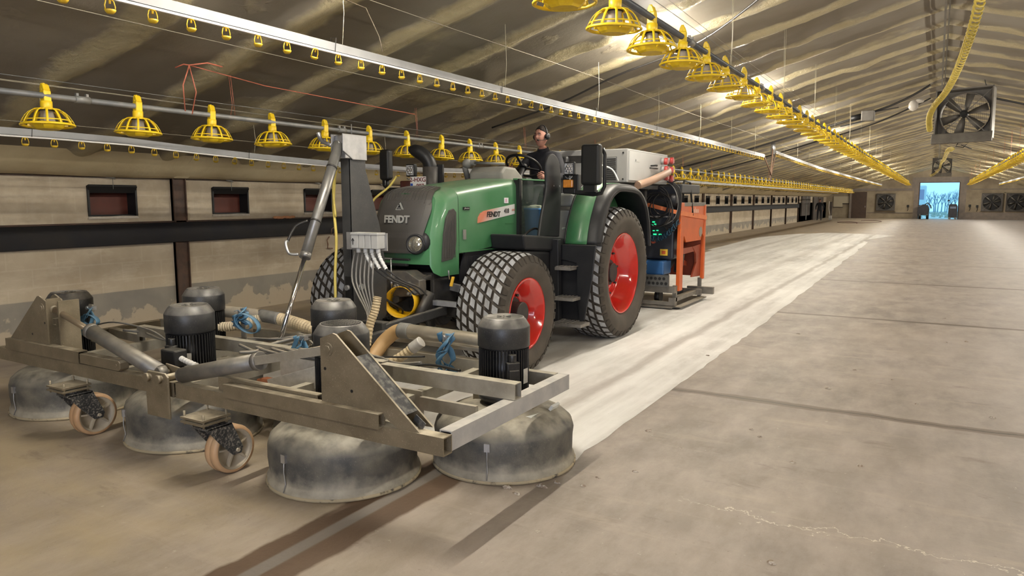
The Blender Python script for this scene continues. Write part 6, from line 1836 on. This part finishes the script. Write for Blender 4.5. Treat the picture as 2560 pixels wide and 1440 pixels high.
def person(name, root, J, head_c, yaw, pitch, hands, sz=1.0, headset=True, label_skin=True):
    names = list(J); idx = {k_: i for i, k_ in enumerate(names)}
    V = [J[k_][0] for k_ in names]; Rr = [J[k_][1] for k_ in names]
    E_ = []
    for a, b in (('pel', 'sp'), ('sp', 'ch'), ('ch', 'nb'), ('nb', 'nk'), ('ch', 'sL'), ('sL', 'eL'), ('eL', 'wL'), ('ch', 'sR'), ('sR', 'eR'), ('eR', 'wR'),
                 ('pel', 'hL'), ('hL', 'kL'), ('kL', 'aL'), ('aL', 'tL'), ('pel', 'hR'), ('hR', 'kR'), ('kR', 'aR'), ('aR', 'tR')):
        if a in idx and b in idx: E_.append((idx[a], idx[b]))
    mb = skinned(V, E_, Rr, idx['pel'])
    nk = Vector(J['nb'][0]); kn = {k_: Vector(J[k_][0]) for k_ in names}
    hip_z = Vector(J['pel'][0]).z
    for i, f in enumerate(mb.f):
        c = sum((Vector(mb.v[j]) for j in f), Vector()) / len(f)
        if (c - nk).length < .2 and c.z > nk.z + .012: mb.mi[i] = 1
        leg = min((c - kn[k_]).length for k_ in ('kL', 'kR', 'hL', 'hR'))
        if c.z < hip_z + .03 and leg < .40: mb.mi[i] = 2
        if min((c - kn['aL']).length, (c - kn['aR']).length, (c - kn['tL']).length, (c - kn['tR']).length) < .13: mb.mi[i] = 3
        # hood / collar edges
    hf = head_fn(Vector(head_c), yaw, pitch, sz)
    hd = MB(); hd.grid(lambda u, v: tuple(hf(*head_point(u, v))), 56, 40, True, 1, True)
    for s_ in (-1, 1):                      # ears
        hd.ball(hf(s_ * .080, -.005, .0), .026, 8, 1, (.35, .6, 1.1))
    mb.add(hd.v, hd.f, True, 1)
    for (w_, d_, n_, cu, sg) in hands:
        h = hand_mb(w_, d_, n_, cu, sg); mb.add(h.v, h.f, True, 1)
    body = mb.build('body', [SWEAT, SKIN, TROU, SHOE], root)
    # face details
    e = MB()
    for s_ in (-1, 1): e.ball(hf(s_ * .030, .079, .010), .0095, 10, 1, (1, 1, .6)); e.ball(hf(s_ * .029, .0845, .009), .0060, 8, 0)
    e.build('eyes', [EYE, EYEW], body)
    br = MB()
    for s_ in (-1, 1): br.tube([hf(s_ * .014, .094, .027), hf(s_ * .030, .093, .033), hf(s_ * .048, .082, .028)], .0040, 5)
    br.build('eyebrows', HAIR, body)
    lp_ = MB(); lp_.tube([hf(-.024, .083, -.067), hf(-.010, .0935, -.064), hf(0, .0945, -.066), hf(.010, .0935, -.064), hf(.024, .083, -.067)], .0042, 5); lp_.tube([hf(-.018, .086, -.074), hf(0, .0935, -.077), hf(.018, .086, -.074)], .0045, 5)
    lp_.build('lips', SKIN2, body)
    # hair cap
    hr = MB()
    nu, nv = 48, 16
    vs = []; 
    for i in range(nu):
        u = i / nu; fwd = cos(2 * pi * u)
        vmax = .30 if fwd > .75 else (.285 + (.75 - fwd) / 1.75 * .38)
        if .45 < abs(sin(2 * pi * u)) and fwd > .0: vmax = max(vmax, .42 - .1 * fwd)
        for j in range(nv + 1):
            v = vmax * j / nv
            x, y, z = head_point(u, v)
            k_ = 1.055 + .012 * noise.noise(Vector((u * 30, v * 20, 2)))
            if j == nv: k_ = 1.005
            vs.append(tuple(hf(x * k_, y * k_, z * k_ + .004)))
    hr.add(vs, [(i * (nv + 1) + j, ((i + 1) % nu) * (nv + 1) + j, ((i + 1) % nu) * (nv + 1) + j + 1, i * (nv + 1) + j + 1) for i in range(nu) for j in range(nv)], True)
    hr.build('hair', HAIR, body)
    cl = MB()
    n0 = Vector(J['nb'][0]); n1 = Vector(J['nk'][0]); ax = (n1 - n0).normalized()
    cl.lathe([(.090, -.035), (.084, .0), (.074, .034), (.066, .040), (.060, .0)], n0, ax, 24)
    cl.build('collar', SWEAT, body)
    if headset:
        hs = MB()
        hs.tube([hf(.089 * cos(a), .0, .142 * sin(a) * 1.0 + .0) for a in [pi * k_ / 14 for k_ in range(15)]], .010, 8)
        hs.build('headband', DARKPL, body)
        ec = MB()
        for s_ in (-1, 1):
            a, b = hf(s_ * .074, -.002, -.002), hf(s_ * .118, -.002, -.004)
            ax_ = (b - a)
            ec.lathe([(.001, 0), (.036, 0), (.041, .008), (.040, .030), (.032, .040), (.001, .042)], a, ax_, 20)
        e1 = ec.build('ear_cups', CHAR, body)
        es = MB(); es.tube([hf(.119, .018 * cos(a), .018 * sin(a) + .01) for a in [pi * k_ / 8 for k_ in range(9)]], .003, 5); es.build('cup_ring', GALV, e1)
        mc = MB(); mc.tube(spl([hf(.098, .02, -.03), hf(.092, .065, -.055), hf(.070, .098, -.062), hf(.040, .112, -.062)], 4), .0035, 6); mc.ball(hf(.036, .112, -.061), .013, 10); mc.build('microphone', DARKPL, e1)
    return body

DR = thing('person', (-4.53, 8.50, 1.76), 'person in dark sweater and headset sitting at the steering wheel of the green tractor', 'person')
J = {
 'pel': ((-4.53, 8.50, 1.86), (.165, .12)), 'sp': ((-4.53, 8.52, 2.02), (.150, .110)), 'ch': ((-4.52, 8.51, 2.18), (.175, .125)),
 'nb': ((-4.52, 8.49, 2.345), (.072, .070)), 'nk': ((-4.52, 8.465, 2.42), (.054, .056)),
 'sL': ((-4.315, 8.50, 2.25), (.082, .078)), 'eL': ((-4.16, 8.36, 1.99), (.056, .056)), 'wL': ((-4.265, 8.09, 1.985), (.038, .038)),
 'sR': ((-4.725, 8.48, 2.25), (.082, .078)), 'eR': ((-4.84, 8.30, 2.00), (.056, .056)), 'wR': ((-4.74, 8.08, 2.08), (.038, .038)),
 'hL': ((-4.43, 8.46, 1.83), (.095, .09)), 'kL': ((-4.40, 8.05, 1.84), (.070, .068)), 'aL': ((-4.40, 7.88, 1.42), (.050, .050)), 'tL': ((-4.40, 7.72, 1.36), (.040, .035)),
 'hR': ((-4.63, 8.46, 1.83), (.095, .09)), 'kR': ((-4.66, 8.05, 1.84), (.070, .068)), 'aR': ((-4.66, 7.88, 1.42), (.050, .050)), 'tR': ((-4.66, 7.72, 1.36), (.040, .035))}
person('person', DR, J, (-4.525, 8.445, 2.525), radians(-9), radians(-5),
       [((-4.270, 8.07, 1.985), (-.10, -1, .12), (-.9, .0, .3), .95, 1), ((-4.735, 8.06, 2.085), (.15, -1, .25), (.9, 0, .2), .95, -1)], sz=1.04)
lg = MB(); lg.box((-4.40, 8.372, 2.22), (.05, .004, .016), Matrix.Rotation(.25, 3, 'Z')); lg.build('chest_logo', mat('pale_print', (.35, .35, .38)), DR)

P2 = thing('person', (-8.35, 64.6, 0), 'person in dark clothes standing by the dark doors at the far left wall', 'person')
bx_, by_ = -8.35, 64.6
J = {
 'pel': ((bx_, by_, .96), (.165, .12)), 'sp': ((bx_, by_, 1.12), (.150, .110)), 'ch': ((bx_, by_, 1.32), (.185, .125)),
 'nb': ((bx_, by_, 1.475), (.07, .07)), 'nk': ((bx_, by_ - .01, 1.55), (.055, .056)),
 'sL': ((bx_ + .20, by_, 1.40), (.075, .075)), 'eL': ((bx_ + .30, by_ + .02, 1.14), (.052, .052)), 'wL': ((bx_ + .27, by_ - .06, .90), (.036, .036)),
 'sR': ((bx_ - .20, by_, 1.40), (.075, .075)), 'eR': ((bx_ - .30, by_ + .02, 1.14), (.052, .052)), 'wR': ((bx_ - .27, by_ - .06, .90), (.036, .036)),
 'hL': ((bx_ + .10, by_, .90), (.10, .10)), 'kL': ((bx_ + .13, by_ - .02, .50), (.068, .068)), 'aL': ((bx_ + .14, by_, .10), (.048, .048)), 'tL': ((bx_ + .15, by_ - .15, .045), (.040, .04)),
 'hR': ((bx_ - .10, by_, .90), (.10, .10)), 'kR': ((bx_ - .13, by_ - .02, .50), (.068, .068)), 'aR': ((bx_ - .14, by_, .10), (.048, .048)), 'tR': ((bx_ - .15, by_ - .15, .045), (.040, .04))}
person('person', P2, J, (bx_, by_ - .02, 1.655), 0, 0, [((bx_ + .27, by_ - .065, .885), (0, -.1, -1), (-1, 0, 0), .4, 1), ((bx_ - .27, by_ - .065, .885), (0, -.1, -1), (1, 0, 0), .4, -1)], headset=False)
r = thing('hand_pump', (-7.55, 64.9, 0), 'small pale machine with hoses standing right of the far standing person', 'machine')
q = MB(); q.bb(-7.66, -7.42, 64.8, 65.0, .05, .42); q.cyl((-7.54, 64.78, .22), (-7.54, 64.8, .22), .08, 12); q.build('base_box', PLATE, r, bevel=.02)
q = MB(); q.bb(-7.62, -7.44, 64.85, 65.0, .42, 1.55); q.build('column', DKO, r)
q = MB(); q.tube([(-7.66, 64.8, 1.6), (-7.68, 64.75, 1.1), (-7.6, 64.7, .7), (-7.56, 64.75, .45)], .035, 6); q.build('white_hose', mat('off_white_hose', (.5, .46, .4)), r)

# ------------------------------------------------------------------ crumbs of concrete on the floor
CHIP = mat('concrete_chip', (.42, .38, .33), (.20, .15, .11), 60, .8, lo=.4, hi=.6)
DEB = [(-1.73, 4.94), (-1.08, 5.36), (-2.1, 3.5), (-1.93, 3.62), (-1.88, 3.72), (-1.0, 5.23), (-0.32, 4.96), (-1.42, 9.62), (-0.61, 7.83), (0.2, 9.92), (0.41, 10.1), (0.2, 11.98), (-0.7, 4.8), (-1.42, 4.7), (-0.74, 6.91), (-1.53, 4.13), (-1.69, 3.92), (-0.57, 3.37), (-1.72, 3.76), (-2.0, 3.46), (-0.04, 6.76), (0.48, 6.62), (-2.06, 7.74), (-0.26, 7.57)]
random.seed(77)
for i, (x, y) in enumerate(DEB):
    r_ = random.uniform(.008, .020) * (1.3 if i < 5 else 1)
    q = MB()
    pts = [Vector((random.uniform(.6, 1.4) * cos(a) * r_ * 1.5, random.uniform(.6, 1.4) * sin(a) * r_, 0)) for a in [2 * pi * k_ / 6 for k_ in range(6)]]
    top = [p * random.uniform(.4, .75) + Vector((0, 0, r_ * random.uniform(.4, .7))) for p in pts]
    q.add([p + Vector((x, y, .001)) for p in pts] + [p + Vector((x, y, .001)) for p in top], [tuple(range(6))[::-1], tuple(range(6, 12))] + [(k_, (k_ + 1) % 6, 6 + (k_ + 1) % 6, 6 + k_) for k_ in range(6)])
    tag(q.build('concrete_chip', CHIP), 'tiny chip of broken concrete at the foot of the rightmost grinding dome' if i in (2, 3, 4, 19) else 'tiny chip of broken concrete scattered on the bare floor to the right', 'rubble', 'concrete chips by the rightmost dome' if i in (2, 3, 4, 19) else 'concrete chips on the open floor')

q = MB(); random.seed(9)
for k_ in range(7): q.ball((-9.15, 8.04 + k_ * .06, 1.415 + random.uniform(0, .012)), .035 + random.uniform(0, .012), 10, sc=(1, 1.2, .55))
tag(q.build('foam_lump', mat('orange_foam', (.55, .26, .12), (.42, .19, .09), 25, .8, bump=.4, bscale=60)), 'orange lump of hardened foam lying on the black wall duct', 'foam')
q = MB(); q.tube([(-9.10, 9.21, 1.10), (-9.08, 9.21, 1.20), (-9.06, 9.24, 1.22), (-9.06, 9.27, 1.18), (-9.07, 9.25, 1.08)], .008, 6); q.tube([(-9.17, 9.24, 1.06), (-9.16, 9.17, 1.0), (-9.17, 9.2, .93), (-9.17, 9.19, .86), (-9.16, 9.30, .85)], .012, 6)
tag(q.build('rusty_hook', mat('rusty_iron', (.16, .07, .035), (.3, .2, .14), 20, .7)), 'rusty hook and bent iron on the wall beside the far front wheel', 'hook')
